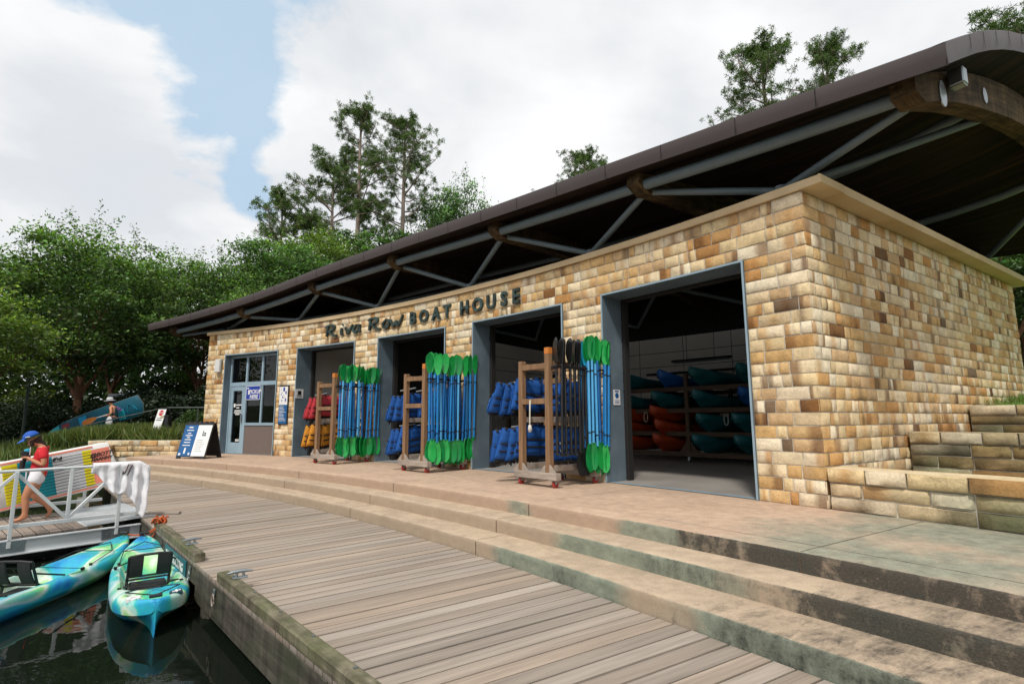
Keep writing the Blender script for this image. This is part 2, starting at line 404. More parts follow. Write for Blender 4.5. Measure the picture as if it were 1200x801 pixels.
# ------------------------------------------------------------------ setting
def sstep(a, b, x):
    t = min(1, max(0, (x - a) / (b - a))); return t * t * (3 - 2 * t)
def ground_h(x, y):
    s, d = sd_of(x, y)
    lake = -2.6
    if x < -9 or s > 17.9:
        h = lake + (2.6 - .3) * sstep(13.8, 16.4, y + .06 * (x + 12)) if s > 17.9 else lake
        h += (.25 + .5 * sstep(-15.5, -12.5, x)) * sstep(16, 19.5, y) * (1 if s > 17.9 else 0)
        if y > 19.5: h += .04 * (y - 19.5) + 1.0 * sstep(23, 36, y)
        if s > 17.9: return h
    if d < -.6: return lake
    if d < 9.2 and s > -.3: return -.3
    if d < 9.2: return -.3 + 1.2 * sstep(4.0, 8.5, d)
    return 1.0 + .03 * (d - 9.2)
xs = sorted(set([-420, -300, -200, -140, -100, -80, -62, -54] + [-48 + .8 * i for i in range(111)] + [44, 50, 60, 80, 110, 160, 240, 330, 420]))
ys = sorted(set([-420, -200, -80, -30, -10, 0, 4] + [6 + .7 * i for i in range(60)] + [50, 54, 60, 70, 90, 120, 170, 240, 320, 420]))
mb = MB(); vs = []
for y in ys:
    for x in xs:
        h = ground_h(x, y)
        if h > -.2: h += .06 * mnoise.noise(Vector((x * .6, y * .6, 0))) + .03 * mnoise.noise(Vector((x * 2.1, y * 2.1, 4)))
        vs.append((x, y, h))
nx = len(xs)
mb.add(vs, [(j * nx + i, j * nx + i + 1, (j + 1) * nx + i + 1, (j + 1) * nx + i) for j in range(len(ys) - 1) for i in range(nx - 1)])
tag(mb.build('ground', M['grass'], smooth=True), kind='structure')

mb = MB(); mb.add([(-420, -420, WATER_Z), (420, -420, WATER_Z), (420, 420, WATER_Z), (-420, 420, WATER_Z)], [(0, 1, 2, 3)])
tag(mb.build('lake_water', M['water']), kind='structure')

# plaza and the three curved steps
PH0, PH1 = TC - 15 / RF, R(66.6)
NA = 420
STAIN = {  # along each riser: where the black algae and the green copper wash sit
 0: ([-9, -.45, -.39, -.33, -.2, .25, .42, 1.0, 1.1], [.92, .88, .4, .88, .84, .70, .2, .08, 0], [-9, .2, .42, .8, 1.15, 2.3, 2.6, 2.85, 3.1], [.25, .35, .85, .85, 0, 0, .5, .5, 0]),
 1: ([-9, -1.3, -.9, -.2, .2, .6, 1.5], [.92, .84, .5, .58, .6, .28, 0], [-9, -1.3, -.9, -.1, 1.2, 1.75], [.3, .3, .25, .75, .85, 0]),
 2: ([-9, -.95, -.7, .5, .8, 1.0, 1.2, 2], [.78, .64, .16, .22, .60, .58, .25, 0], [-9, -.9, -.6, -.1, .25, 1.7, 2.25], [.75, .75, .15, .12, .65, .85, 0])}
def stain(s, z, riser):
    """(black, green) along the steps: clean tan far away, green then black toward the near end"""
    n = mnoise.noise(Vector((s * 1.6, z * 3, 2.0))); n2 = mnoise.noise(Vector((s * .8, z * 2, 9.0)))
    k = {0.0: 0, -.15: 1, -.30: 2}.get(round(z, 2), 0)
    if riser:
        q = s + .05 * n; bs, bv, gs, gv = STAIN[k]
        far = max(0, mnoise.noise(Vector((s * .9, k * 7.0, 5.0))) - .12) * 1.6
        return (min(1, max(0, float(np.interp(q, bs, bv)) + .35 * far)), min(1, max(0, float(np.interp(q, gs, gv)) + .22 * far)))
    blk = 1 - sstep((-2.6, -1.9, -1.5)[k], (-.4, .2, .9)[k], s + n * .5)
    return (.62 * blk, .15 * blk)
def step_mesh(k):
    c, rad, z = STEP[k]; z0 = z - .15
    back = (STEP[k - 1] if k else None)
    mb = MB(); rows = []
    for i in range(NA + 1):
        ph = PH0 + (PH1 - PH0) * i / NA; s = (ph - TC) * RF
        t, p = circle_hit(ph, c, rad)
        wob = .006 * mnoise.noise(Vector((s * 2.2, z, 1))); chip = .016 * max(0, mnoise.noise(Vector((s * 5.5, z * 9, 3))) - .22) + .004 * mnoise.noise(Vector((s * 17, z, 6)))
        end = (circle_hit(ph, back[0], back[1])[0] + .05) if back else RF + .45
        row = []
        prof = [(0, z0 - (.04 if k == 2 else 0), 1), (0, z0 + .05, 1), (0, z0 + .10, 1), (chip * .4, z - .014 - chip, 1), (.005 + chip, z - .004 - chip * .6, .5), (.018 + chip, z, 0)]
        if k: prof += [(.12, z, 0), ((end - t) * .55, z, 0), (end - t, z, 0)]
        else: prof += [(.30, z, 0), (.315, z, .9), (.33, z, 0)] + [(.33 + (end - t - .33) * a, z, 0) for a in (.14, .28, .42, .56, .7, .85, 1)]
        for dr, zz, rs in prof:
            r = t + dr + (wob if dr < .05 else 0)
            row.append((C0.x + r * math.cos(ph), C0.y + r * math.sin(ph), zz, s, dr, rs))
        rows.append(row)
    n = len(rows[0]); vs = []; cs = []; us = []
    for row in rows:
        for x, y, zz, s, dr, rs in row:
            b, g = stain(s, z, rs > .4)
            if k == 0 and rs == 0:
                # the paved apron: green wash in the near right part
                w = (1 - sstep(-1.1, .9, s + .8 * mnoise.noise(Vector((x, y, 3)))))
                g = (.52 + .3 * mnoise.noise(Vector((x * 1.1, y * 1.1, 8)))) * w * (1 - .75 * sstep(3.0, 4.3, dr + .4 * mnoise.noise(Vector((x * .7, y * .7, 1))))); b = .42 * w if dr < .5 else .34 * w * (1 - sstep(.6, 2.8, dr))
            vs.append((x, y, zz)); cs.append((b, g, rs)); us.append((s, dr + zz * 1.7, k * 3.1))
    mb.add(vs, [(i * n + j, (i + 1) * n + j, (i + 1) * n + j + 1, i * n + j + 1) for i in range(NA) for j in range(n - 1)], cs, us)
    # end cheek
    last = [i for i in range(NA * n, NA * n + n)]
    b = mb.add([(v[0], v[1], -1.4) for v in (vs[i] for i in last)], [], [(0, .2, 1)] * n, [us[i] for i in last])
    mb.f += [(last[j], b + j, b + j + 1, last[j + 1]) for j in range(n - 1)]; mb.m += [0] * (n - 1)
    return mb
tag(step_mesh(0).build('plaza_pavement', M['plaza'], smooth=True, angle=40), kind='structure')
for k in (1, 2): tag(step_mesh(k).build('curved_step', M['steps'], smooth=True, angle=40), kind='structure')
# joints sawn across the risers and treads
mb = MB()
for k, ss in ((0, (-.9, 2.5, 5.85, 9.3, 12.6, 15.9)), (1, (2.6, 5.9, 9.2, 12.7)), (2, (2.4, 5.8, 9.1, 12.4))):
    c, rad, z = STEP[k]
    for s in ss:
        ph = TC + s / RF; t, p = circle_hit(ph, c, rad); q = Vector((math.cos(ph), math.sin(ph), 0)); tn = Vector((-q.y, q.x, 0))
        a = Vector((p.x, p.y, z)) - q * .002
        mb.add([a - tn * .005 + Vector((0, 0, -.148)), a + tn * .005 + Vector((0, 0, -.148)), a + tn * .005 - Vector((0, 0, .01)), a - tn * .005 - Vector((0, 0, .01))], [(0, 1, 2, 3)])
        L = (RF - t - .02) if k == 0 else .36
        a = Vector((p.x, p.y, z + .004)) + q * .02
        mb.add([a - tn * .003, a + tn * .003, a + tn * .003 + q * L, a - tn * .003 + q * L], [(3, 2, 1, 0)])
tag(mb.build('pavement_joint', M['joint']), kind='structure')

# boardwalk: radial boards between the lake edge and the lowest step
E0 = Vector((-5.87, 8.72)); ED = Vector((.6659, -.7460)).normalized(); EN = Vector((ED.y, -ED.x))   # EN points to the lake
if EN.dot(Vector((-1, -1))) < 0: EN = -EN
def edge_r(ph):
    dx, dy = math.cos(ph), math.sin(ph); w = Vector((E0.x - C0.x, E0.y - C0.y)); den = dx * -ED.y + dy * ED.x
    return (w.x * -ED.y + w.y * ED.x) / den
walk = thing('boardwalk', None, None, (-2.2, 7.0, DECK_Z)); walk['kind'] = 'structure'
mb = MB(); dphi = R(.2915); ph = R(14.5); k = 0
while ph < R(66.4):
    pa, pb = ph + R(.017), ph + dphi - R(.017); ph += dphi; k += 1
    ra, rb = edge_r(pa), edge_r(pb); oa = circle_hit(pa, STEP[2][0], STEP[2][1])[0] - .012; ob = circle_hit(pb, STEP[2][0], STEP[2][1])[0] - .012
    g = rnd.uniform(.9, 1.1); warm = rnd.uniform(-.03, .05)
    if rnd.random() < .10: g *= rnd.choice((1.14, .84))
    base = (.35 * g * (1 + warm), .292 * g, .24 * g * (1 - warm)); seed = rnd.uniform(0, 90); dz = rnd.uniform(-.003, .003)
    N = 8; top = []; uv = []
    for i in range(N + 1):
        f = i / N
        for p_, r0, r1, vv in ((pa, ra, oa, 0), (pb, rb, ob, 1)):
            r = r0 + (r1 - r0) * f; top.append((C0.x + r * math.cos(p_), C0.y + r * math.sin(p_), DECK_Z + dz)); uv.append((r + seed, vv * .15 + seed * .37, seed))
    nt_ = len(top); bot = [(x, y, z - .04) for x, y, z in top]
    fs = [(2 * i, 2 * i + 2, 2 * i + 3, 2 * i + 1) for i in range(N)] + [(2 * i, nt_ + 2 * i, nt_ + 2 * i + 2, 2 * i + 2) for i in range(N)] + [(2 * i + 1, 2 * i + 3, nt_ + 2 * i + 3, nt_ + 2 * i + 1) for i in range(N)] + [(0, 1, nt_ + 1, nt_)]
    mb.add(top + bot, fs, [base] * nt_ + [tuple(c * .5 for c in base)] * nt_, uv + uv)
mb.build('deck_boards', M['boards'], walk, world=True)
def along(t, z, out=0.0):
    p = E0 + ED * t + EN * out; return Vector((p.x, p.y, z))
mb = MB(); ts = [-3.6, -.02, 2.1, 3.95, 4.62, 7.2, 9.7, 12.5, 15]
for a, b in zip(ts[:-1], ts[1:]): zb_ = -.66 if b < 4.0 else -.80; mb.bar(along(a + .006, (-.49 + zb_) / 2, -.035), along(b - .006, (-.49 + zb_) / 2, -.035), .075, -.49 - zb_, ch=.006)
mb.build('edge_beam', M['old_timber'], walk, world=True)
for t in (-1.6, 1.0, 4.3, 6.9, 9.5, 11.9):
    mb = MB(); mb.tube([along(t, -2.6, -.12), along(t, -.62, -.12)], .13, 12); mb.build('pile', M['old_timber'], walk, world=True)
mb = MB()   # dark skirt far under the deck
for a, b in zip(ts[:-1], ts[1:]): mb.bar(along(a, -.7, -1.0), along(b, -.7, -1.0), .08, .3)
mb.build('under_deck_skirt', M['dark'], walk, world=True)

def kerb(t0, t1, label):
    t = thing('timber_kerb', label, 'kerb timber', along((t0 + t1) / 2, DECK_Z, -.06), math.atan2(ED.y, ED.x))
    mb = MB(); L = t1 - t0
    n = 10; rings = []
    for i in range(n + 1):
        x = -L / 2 + L * i / n; w = .003 * mnoise.noise(Vector((x * 2, t0, 0)))
        rings.append([(x, -.068 + w, .006), (x, -.07 + w, .075), (x, -.058, .086 + w), (x, .022, .088 + w), (x, .032, .075), (x, .032, .006)])
    mb.loft(rings, cap=True); o = mb.build('timber', M['curb_timber'], t)
    mb = MB()
    for x in np.arange(-L / 2 + .25, L / 2, .6): mb.box((x, 0, .091), (.02, .02, .008))
    mb.build('bolt', M['galv'], t)
    return t
kerb(1.50, 3.88, 'short mossy timber kerb above the teal notice on the boardwalk edge')
kerb(4.78, 11.5, 'long mossy timber kerb running toward the viewer along the boardwalk edge')

def cleat(p, rz, label):
    t = thing('dock_cleat', label, 'dock cleat', p, rz, 'galvanised cleats on the boardwalk edge')
    mb = MB(); mb.box((0, 0, .006), (.12, .06, .012), ch=.003); mb.build('base_plate', M['galv'], t)
    mb = MB()
    for x in (-.03, .03): mb.tube([(x, 0, .01), (x * .8, 0, .05)], .012, 8)
    mb.tube([(-.1, 0, .048), (-.05, 0, .056), (0, 0, .058), (.05, 0, .056), (.1, 0, .048)], [.008, .013, .015, .013, .008], 8)
    mb.build('horn', M['galv'], t, smooth=True, angle=50)
cleat(along(3.35, DECK_Z + .088, -.07), .9, 'galvanised cleat near the end of the short mossy kerb')
cleat(along(5.12, DECK_Z + .088, -.09), .6, 'galvanised cleat at the start of the long mossy kerb')
cleat(along(8.35, DECK_Z + .002, -.30), 1.0, 'galvanised cleat on the boards nearest the viewer')
# ring bolts on the beam
for t_, z_, lab in ((3.75, -.57, 'grey mooring ring on the boardwalk beam beside the near kayak'), (4.75, -.58, 'white rope loop hanging on the boardwalk beam below the long kerb')):
    r = thing('mooring_ring', lab, 'mooring ring', along(t_, z_, .01), math.atan2(ED.y, ED.x))
    mb = MB(); mb.tube([(.035 * math.cos(a), -.015, .05 * math.sin(a) - .03) for a in np.linspace(0, 2 * PI, 15)], .006, 6); mb.build('ring', M['pale_wood'] if 'rope' in lab else M['galv'], r, smooth=True)
    mb = MB(); mb.box((0, -.006, .04), (.05, .012, .05), ch=.003); mb.build('plate', M['galv'], r)

# ------------------------------------------------------------------ text
def text_mesh(s, size, ext=.004, bold=0.0, shear=0.0, align='CENTER', space=1.0):
    """outline letters as (verts, faces) in x,z; front face at y = -ext"""
    cu = bpy.data.curves.new('lettering', 'FONT'); cu.body = s; cu.size = size; cu.extrude = ext; cu.offset = bold; cu.shear = shear
    cu.align_x = align; cu.align_y = 'CENTER'; cu.space_character = space; cu.resolution_u = 3
    o = bpy.data.objects.new('lettering', cu); COL.objects.link(o)
    dg = bpy.context.evaluated_depsgraph_get(); dg.update(); me = bpy.data.meshes.new_from_object(o.evaluated_get(dg))
    vs = [Vector((v.co.x, -v.co.z, v.co.y)) for v in me.vertices]; fs = [tuple(p.vertices) for p in me.polygons]
    bpy.data.objects.remove(o); bpy.data.curves.remove(cu); bpy.data.meshes.remove(me)
    return vs, fs
def put_text(mb, s, size, Mx, **kw):
    vs, fs = text_mesh(s, size, **kw); mb.add([Mx @ v for v in vs], fs)

# teal notice on the boardwalk beam
ns = thing('dock_notice', 'teal notice with white BOAT DOCKING lettering on the boardwalk beam', 'notice', along(2.97, -.578, .004), math.atan2(ED.y, ED.x))
mb = MB(); mb.box((0, -.008, 0), (1.16, .012, .17), ch=.003); mb.build('plate', M['sign_teal'], ns)
mb = MB(); put_text(mb, "BOAT DOCKING", .125, Matrix.Translation((0, -.0165, -.012)), ext=.002, bold=.002)
mb.build('lettering', M['white'], ns)
# ------------------------------------------------------------------ boathouse
HC = [(-.0)] ; COURSES = [i * .153 for i in range(21)] + [3.06 + .16875 * i for i in range(1, 5)]
WALL_TOP = COURSES[-1]      # 3.735
DOORS = [(14.31, 16.70), (10.99, 13.40), (7.60, 10.01), (4.22, 6.66), (.83, 3.27)]; DOOR_H = 3.06
PAL_CREAM = [hexc(h) for h in ('#ead6b2', '#e6cea4', '#eedfc2', '#e1c89b', '#e8d5b6', '#dfc7a1')]
PAL_TAN = [hexc(h) for h in ('#d0aa74', '#d6b380', '#cdac82')]
PAL_OR = [hexc(h) for h in ('#c69660', '#be8d57', '#cc9f68')]
PAL_BR = [hexc(h) for h in ('#86603c', '#735238', '#93683f', '#7f6a54')]
def lerp(a, b, t): return tuple(x + (y - x) * t for x, y in zip(a, b))
def stone_wall(mb, fm, u0, u1, courses, holes=(), rough=.010, out=.008, l0=.15, l1=.42, dark=.0, green=None, rr=rnd, NX=4, NZ=2):
    """coursed rock-faced sandstone: every stone a little pillow of its own; fm(u, z, off) -> point"""
    g = .0048
    for ci in range(len(courses) - 1):
        za, zb = courses[ci], courses[ci + 1]; zm = (za + zb) / 2
        spans = [(u0, u1)]
        for ha, hb, hz0, hz1 in holes:
            if hz0 < zm < hz1:
                ns = []
                for a, b in spans:
                    if hb <= a or ha >= b: ns.append((a, b)); continue
                    if ha > a + .02: ns.append((a, ha))
                    if hb < b - .02: ns.append((hb, b))
                spans = ns
        for a, b in spans:
            u = a; cuts = [a]
            while u < b - 1e-6:
                L = rr.uniform(l0, l1) if rr.random() < .75 else rr.uniform(l0 * .7, l0 * 1.1)
                if b - (u + L) < l0 * .7: L = b - u
                u = min(b, u + L); cuts.append(u)
            for ua, ub in zip(cuts[:-1], cuts[1:]):
                k = rr.random()
                base = rr.choice(PAL_CREAM) if k < .62 else rr.choice(PAL_TAN) if k < .92 else rr.choice(PAL_OR) if k < .972 else rr.choice(PAL_BR)
                sec = base; mode = 0
                k2 = rr.random()
                if k2 < .26: sec = rr.choice(PAL_BR + PAL_BR + PAL_OR); mode = rr.choice((1, 2, 3))
                elif k2 < .55: sec = rr.choice(PAL_OR + PAL_TAN); mode = rr.choice((1, 2, 3))
                br = rr.uniform(.86, 1.08); pr = out + rr.uniform(0, rough); tx, tz = rr.uniform(-.5, .5) * rough, rr.uniform(-.5, .5) * rough
                a_, b_ = ua + g + rr.uniform(-.002, .002), ub - g + rr.uniform(-.002, .002); c_, d_ = za + g + rr.uniform(-.002, .002), zb - g + rr.uniform(-.002, .002)
                ins = min(.011, (b_ - a_) * .2)
                us = [a_, a_ + ins] + [a_ + ins + (b_ - a_ - 2 * ins) * i / NX for i in range(1, NX)] + [b_ - ins, b_]
                zs = [c_, c_ + ins] + [c_ + ins + (d_ - c_ - 2 * ins) * i / NZ for i in range(1, NZ)] + [d_ - ins, d_]
                nu, nz = len(us), len(zs); vs = []; cs = []
                for j, z in enumerate(zs):
                    for i, uu in enumerate(us):
                        e = (i in (0, nu - 1)) or (j in (0, nz - 1))
                        fx = (uu - a_) / (b_ - a_) - .5; fz = (z - c_) / (d_ - c_) - .5
                        off = 0.0025 if e else pr + tx * fx * 2 + tz * fz * 2 + rr.uniform(-1, 1) * rough * .42
                        if (i in (1, nu - 2)) or (j in (1, nz - 2)): off = off * .8 if not e else off
                        vs.append(fm(uu, z, off))
                        t = fx + .5; w = 0
                        if mode == 1: w = sstep(.62, .42, t) if False else (1 - sstep(.3, .5, t))
                        elif mode == 2: w = sstep(.5, .7, t)
                        elif mode == 3: w = sstep(.2, .4, t) * (1 - sstep(.6, .8, t))
                        c = lerp(base, sec, w * .74); kk = br * (.86 if e else 1) * (1 - dark)
                        c = tuple(x * kk for x in c)
                        if green:
                            gw, bw = green(uu, z); c = lerp(c, hexc('#5e7a5c'), gw); c = lerp(c, hexc('#2c2b22'), bw)
                        cs.append(c)
                mb.add(vs, [(j * nu + i, j * nu + i + 1, (j + 1) * nu + i + 1, (j + 1) * nu + i) for j in range(nz - 1) for i in range(nu - 1)], cs)

house = thing('boathouse', 'curved tan sandstone boat house with five tall openings under a dark roof', 'boathouse', tuple(W(8.7, 4.0)))
S_L = 17.56
mb = MB()
fm_front = lambda u, z, off: W(u, -off, z)
holes = [(a - .03, b + .03, -.1, DOOR_H) for a, b in DOORS]
stone_wall(mb, fm_front, -.018, S_L, COURSES, holes)
mb.build('front_wall_stone', M['stone'], house, world=True, smooth=True, angle=62)
mb = MB()
fm_end = lambda u, z, off: W(-off * 1.0, u, z) if False else W(0, u, z) + Vector((math.sin(TC), -math.cos(TC), 0)) * off
stone_wall(mb, fm_end, -.018, 8.45, COURSES, (), l0=.17, l1=.44)
mb.build('end_wall_stone', M['stone'], house, world=True, smooth=True, angle=62)
mb = MB()   # far end wall
th_l = TC + S_L / RF
fm_left = lambda u, z, off: W(S_L, u, z) + Vector((-math.sin(th_l), math.cos(th_l), 0)) * off
stone_wall(mb, fm_left, 0, 8.45, COURSES, ())
mb.build('far_wall_stone', M['stone'], house, world=True, smooth=True, angle=62)
# backing (mortar) with the openings left free, inner faces painted
def arc_panel(mb, s0, s1, z0, z1, d, d2=None, seg=.6):
    n = max(1, int((s1 - s0) / seg)); d2 = d if d2 is None else d2
    vs = []
    for i in range(n + 1):
        s = s0 + (s1 - s0) * i / n; vs += [W(s, d, z0), W(s, d2, z1)]
    mb.add(vs, [(2 * i, 2 * i + 2, 2 * i + 3, 2 * i + 1) for i in range(n)])
def with_doors(mb, d, s0, s1, top):
    cur = s0
    for a, b in sorted(DOORS):
        arc_panel(mb, cur, a - .028, 0, DOOR_H + .02, d); cur = b + .028
    arc_panel(mb, cur, s1, 0, DOOR_H + .02, d); arc_panel(mb, s0, s1, DOOR_H + .02, top, d)
mb = MB(); with_doors(mb, .004, 0.002, S_L, WALL_TOP)
mb.add([W(.004, 0.004, 0), W(.004, 8.45, 0), W(.004, 8.45, WALL_TOP), W(.004, .004, WALL_TOP)], [(0, 1, 2, 3)])
mb.add([W(S_L - .004, 0.004, 0), W(S_L - .004, 8.45, 0), W(S_L - .004, 8.45, WALL_TOP), W(S_L - .004, .004, WALL_TOP)], [(0, 1, 2, 3)])
arc_panel(mb, .004, S_L, 0, WALL_TOP, 8.45)
mb.build('wall_mortar', M['mortar'], house, world=True)
mb = MB(); with_doors(mb, .43, .3, S_L - .3, WALL_TOP)
mb.add([W(.3, .43, 0), W(.3, 8.2, 0), W(.3, 8.2, WALL_TOP), W(.3, .43, WALL_TOP)], [(0, 1, 2, 3)])
mb.build('inner_wall', M['white_wall'], house, world=True)
mb = MB(); arc_panel(mb, .3, S_L - .3, 0, 3.58, 8.2)
mb.add([W(10.5, 3.4, 0), W(10.5, 8.2, 0), W(10.5, 8.2, 3.58), W(10.5, 3.4, 3.58)], [(0, 1, 2, 3)])
mb.add([W(13.9, .43, 0), W(13.9, 8.2, 0), W(13.9, 8.2, 3.4), W(13.9, .43, 3.4)], [(0, 1, 2, 3)])
mb.build('partition_wall', M['white_wall'], house, world=True)
mb = MB()   # seams of the painted panels
for z in (1.2, 2.05, 2.65, 3.1): arc_panel(mb, .32, S_L - .32, z, z + .016, 8.195)
for s in np.arange(1.2, 10.4, 1.22): arc_panel(mb, s, s + .014, 0, 3.57, 8.193, seg=.01)
for z in (1.2, 2.05, 2.65, 3.1): mb.add([W(10.495, 3.4, z), W(10.495, 8.2, z), W(10.495, 8.2, z + .016), W(10.495, 3.4, z + .016)], [(0, 1, 2, 3)])
mb.build('panel_seam', M['dark'], house, world=True)
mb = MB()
mb.add([W(10.49, .43, 0), W(10.49, 3.4, 0), W(10.49, 3.4, 3.5), W(10.49, .43, 3.5)], [(0, 1, 2, 3)])  # added dark sheet standing for the shade inside this opening
arc_panel(mb, .3, S_L - .3, 3.58, 5.4, 8.22)  # dark infill keeping the gap above the back wall black
mb.build('dark_shade_panel', M['dark'], house, world=True)
mb = MB(); n = 40; vs = []
for i in range(n + 1):
    s = .3 + (S_L - .6) * i / n; vs += [W(s, .02, .005), W(s, 3, .005), W(s, 8.2, .005)]
mb.add(vs, [(3 * i + j, 3 * i + 3 + j, 3 * i + 4 + j, 3 * i + 1 + j) for i in range(n) for j in (0, 1)])
mb.build('interior_floor', M['int_floor'], house, world=True)
mb = MB()
for a, b in DOORS[1:]: arc_panel(mb, a, b, .009, .0095, .03, .13, seg=.5)
mb.build('threshold', M['frame_light'], house, world=True)

# steel lined openings
def lined_opening(a, b):
    fr = MB(); ed = MB()
    def quad(s0, s1, d0, d1, z0, z1, mbx):   # box in s,d,z following the arc
        p = [W(s, d, z) for z in (z0, z1) for d in (d0, d1) for s in (s0, s1)]
        mbx.add(p, [(0, 2, 3, 1), (4, 5, 7, 6), (0, 1, 5, 4), (2, 6, 7, 3), (0, 4, 6, 2), (1, 3, 7, 5)])
    fw = .026
    quad(a - fw, a, -.022, .46, 0.006, DOOR_H, fr); quad(b, b + fw, -.022, .46, .006, DOOR_H, fr)
    n = 4
    for i in range(n): quad(a + (b - a) * i / n, a + (b - a) * (i + 1) / n, -.022, .46, DOOR_H - fw, DOOR_H + .004, fr)
    # pale raised lip around the front of the lining
    quad(a - fw - .004, a - .006, -.034, -.0225, .006, DOOR_H + .006, ed); quad(b + .006, b + fw + .004, -.034, -.0225, .006, DOOR_H + .006, ed)
    for i in range(n): quad(a - .006 + (b - a + .012) * i / n, a - .006 + (b - a + .012) * (i + 1) / n, -.034, -.0225, DOOR_H - .02, DOOR_H + .006, ed)
    o = fr.build('door_lining', M['frame_paint'], house, world=True); e = ed.build('lining_lip', M['frame_light'], o)
    e.parent = o
    # e was built in world space: bring into the lining's space
    Mi = Matrix.Translation(house.location).inverted(); e.data.transform(Mi)
    return quad
for a, b in DOORS: QUAD = lined_opening(a, b)
mb = MB()
for a, b in DOORS[1:]:
    QUAD(a + .001, a + .06, .47, .58, .006, 3.3, mb); QUAD(b - .06, b - .001, .47, .58, .006, 3.3, mb); QUAD(a, b, .47, .62, 3.0, 3.35, mb)
mb.build('roller_door_track', M['dark'], house, world=True)

# stone cornice
mb = MB()
def cornice_ring(s, d, lo):  return [W(s, d, lo)]
n = 50; prof = [(.0, 0), (-.055, 0), (-.06, .095), (-.02, .115), (.5, .115), (.5, 0)]
rings = []
for i in range(n + 1):
    s = -.24 + (S_L + .30) * i / n; rings.append([W(s, d, WALL_TOP + .002 + z) for d, z in prof])
mb.loft(rings, cap=True)
ex = Vector((math.sin(TC), -math.cos(TC), 0))
prof2 = [(-.30, 0), (.25, 0), (.265, .095), (.225, .112), (-.30, .112)]
rings = [[W(0, d, WALL_TOP + .003 + z) + ex * o for o, z in prof2] for d in (.51, 2.6, 4.7, 6.8, 8.75)]
mb.loft(rings, cap=True)
mb.add([W(0, d, WALL_TOP + .003 + z) + ex * o for d in (-.058, .508) for o, z in ((.2405, 0), (.265, 0), (.268, .095), (.24, .112))], [(0, 1, 5, 4), (1, 2, 6, 5), (2, 3, 7, 6), (0, 3, 2, 1), (4, 5, 6, 7)])
mb.build('cornice', M['cornice'], house, world=True, smooth=True, angle=30)

# ---- roof: eave line, crest and glued timber arches
ES = [-1.65, -.9, .7, 2.5, 4.4, 5.7, 8, 10.65, 12.1, 15.2, 19.8]
ED_ = [-.40, -.44, -.58, -.70, -.75, -.77, -.79, -.76, -.71, -.60, -.50]
EZ = [4.26, 4.37, 4.51, 4.645, 4.745, 4.80, 4.85, 4.81, 4.735, 4.44, 3.98]
def eave(s):
    return float(np.interp(s, ES, ED_)), float(np.interp(s, ES, EZ))
SS = np.linspace(-1.65, 19.8, 70)
_z = np.interp(SS, ES, EZ); _d = np.interp(SS, ES, ED_)
for _ in range(6):
    _z[1:-1] = (_z[:-2] + 2 * _z[1:-1] + _z[2:]) / 4; _d[1:-1] = (_d[:-2] + 2 * _d[1:-1] + _d[2:]) / 4
def eave(s): return float(np.interp(s, SS, _d)), float(np.interp(s, SS, _z))
def rise(s): return .30 + 1.06 * math.exp(-(s + 1.65) / 1.6)
DMID, DB = 4.1, 8.7
def soffit(s, d):
    de, ze = eave(s); half = (DB - de) / 2; mid = (DB + de) / 2
    return ze + rise(s) * (1 - ((d - mid) / half) ** 2)
ds_n = 22
def roof_row(s, dz):
    de, ze = eave(s); out = []
    for j in range(ds_n + 1):
        d = de + (DB - de) * j / ds_n; out.append(W(s, d, soffit(s, d) + dz))
    return out
mb = MB(); vs = []; us = []
for s in SS:
    row = roof_row(s, 0); vs += row; us += [(s * 1.0, j * .42, 0) for j in range(len(row))]
n = ds_n + 1; NS = len(SS)
mb.add(vs, [(i * n + j, (i + 1) * n + j, (i + 1) * n + j + 1, i * n + j + 1) for i in range(NS - 1) for j in range(n - 1)], None, us)
# soffit boards material uses its own coordinates
def mat_soffit():
    m, nt, b = newmat('soffit_boards'); v = coords(nt, 'Tex', (.35, 7.0, 1)); nn = noise(nt, v, 1.2, 6, .6)
    v2 = coords(nt, 'Tex', (.5, 1.6, 1)); n2 = noise(nt, v2, 1.0, 3)
    c = ramp(nt, nn, [(.3, hexc('#150f0d')), (.55, hexc('#2a1c15')), (.8, hexc('#5c3b27'))]); c = mixc(nt, c, ramp(nt, n2, [(.35, .5), (.7, 1.35)]), 1.0, 'MULTIPLY')
    nt.links.new(c, b.inputs['Base Color']); b.inputs['Roughness'].default_value = .8; b.inputs['Specular IOR Level'].default_value = .2; return m
M['soffit2'] = mat_soffit()
mb.build('roof_soffit', M['soffit2'], house, world=True, smooth=True)
mb = MB(); vs = []
for s in SS: vs += roof_row(s, .20)
mb.add(vs, [(i * n + j, i * n + j + 1, (i + 1) * n + j + 1, (i + 1) * n + j) for i in range(NS - 1) for j in range(n - 1)])
mb.build('roof_skin', M['bronze'], house, world=True, smooth=True)
# fascia
mb = MB(); rings = []
for s in [-1.672] + list(SS) + [19.822]:
    de, ze = eave(s); rings.append([W(s, de - .012, ze - .008), W(s, de - .028, ze + .09), W(s, de - .028, ze + .205), W(s, de - .02, ze + .222), W(s, de + .10, ze + .236)])
mb.loft(rings, closed=False)
mb.loft([[W(s, DB + .01, soffit(s, DB) - .01), W(s, DB + .01, soffit(s, DB) + .22), W(s, DB - .1, soffit(s, DB) + .24)] for s in SS], closed=False)
for s_end, sg in ((-1.65, -1), (19.8, 1)):
    rings = []
    de, _zz = eave(s_end)
    for j in range(ds_n + 1):
        d = de - .0275 + (DB - de + .03) * j / ds_n; z = soffit(s_end, min(max(d, de), DB))
        rings.append([W(s_end + sg * .004, d, z - .008), W(s_end + sg * .022, d, z + .09), W(s_end + sg * .022, d, z + .205), W(s_end + sg * .014, d, z + .222), W(s_end - sg * .10, d, z + .236)])
    mb.loft(rings, closed=False)
mb.mat = 1   # sheet joints
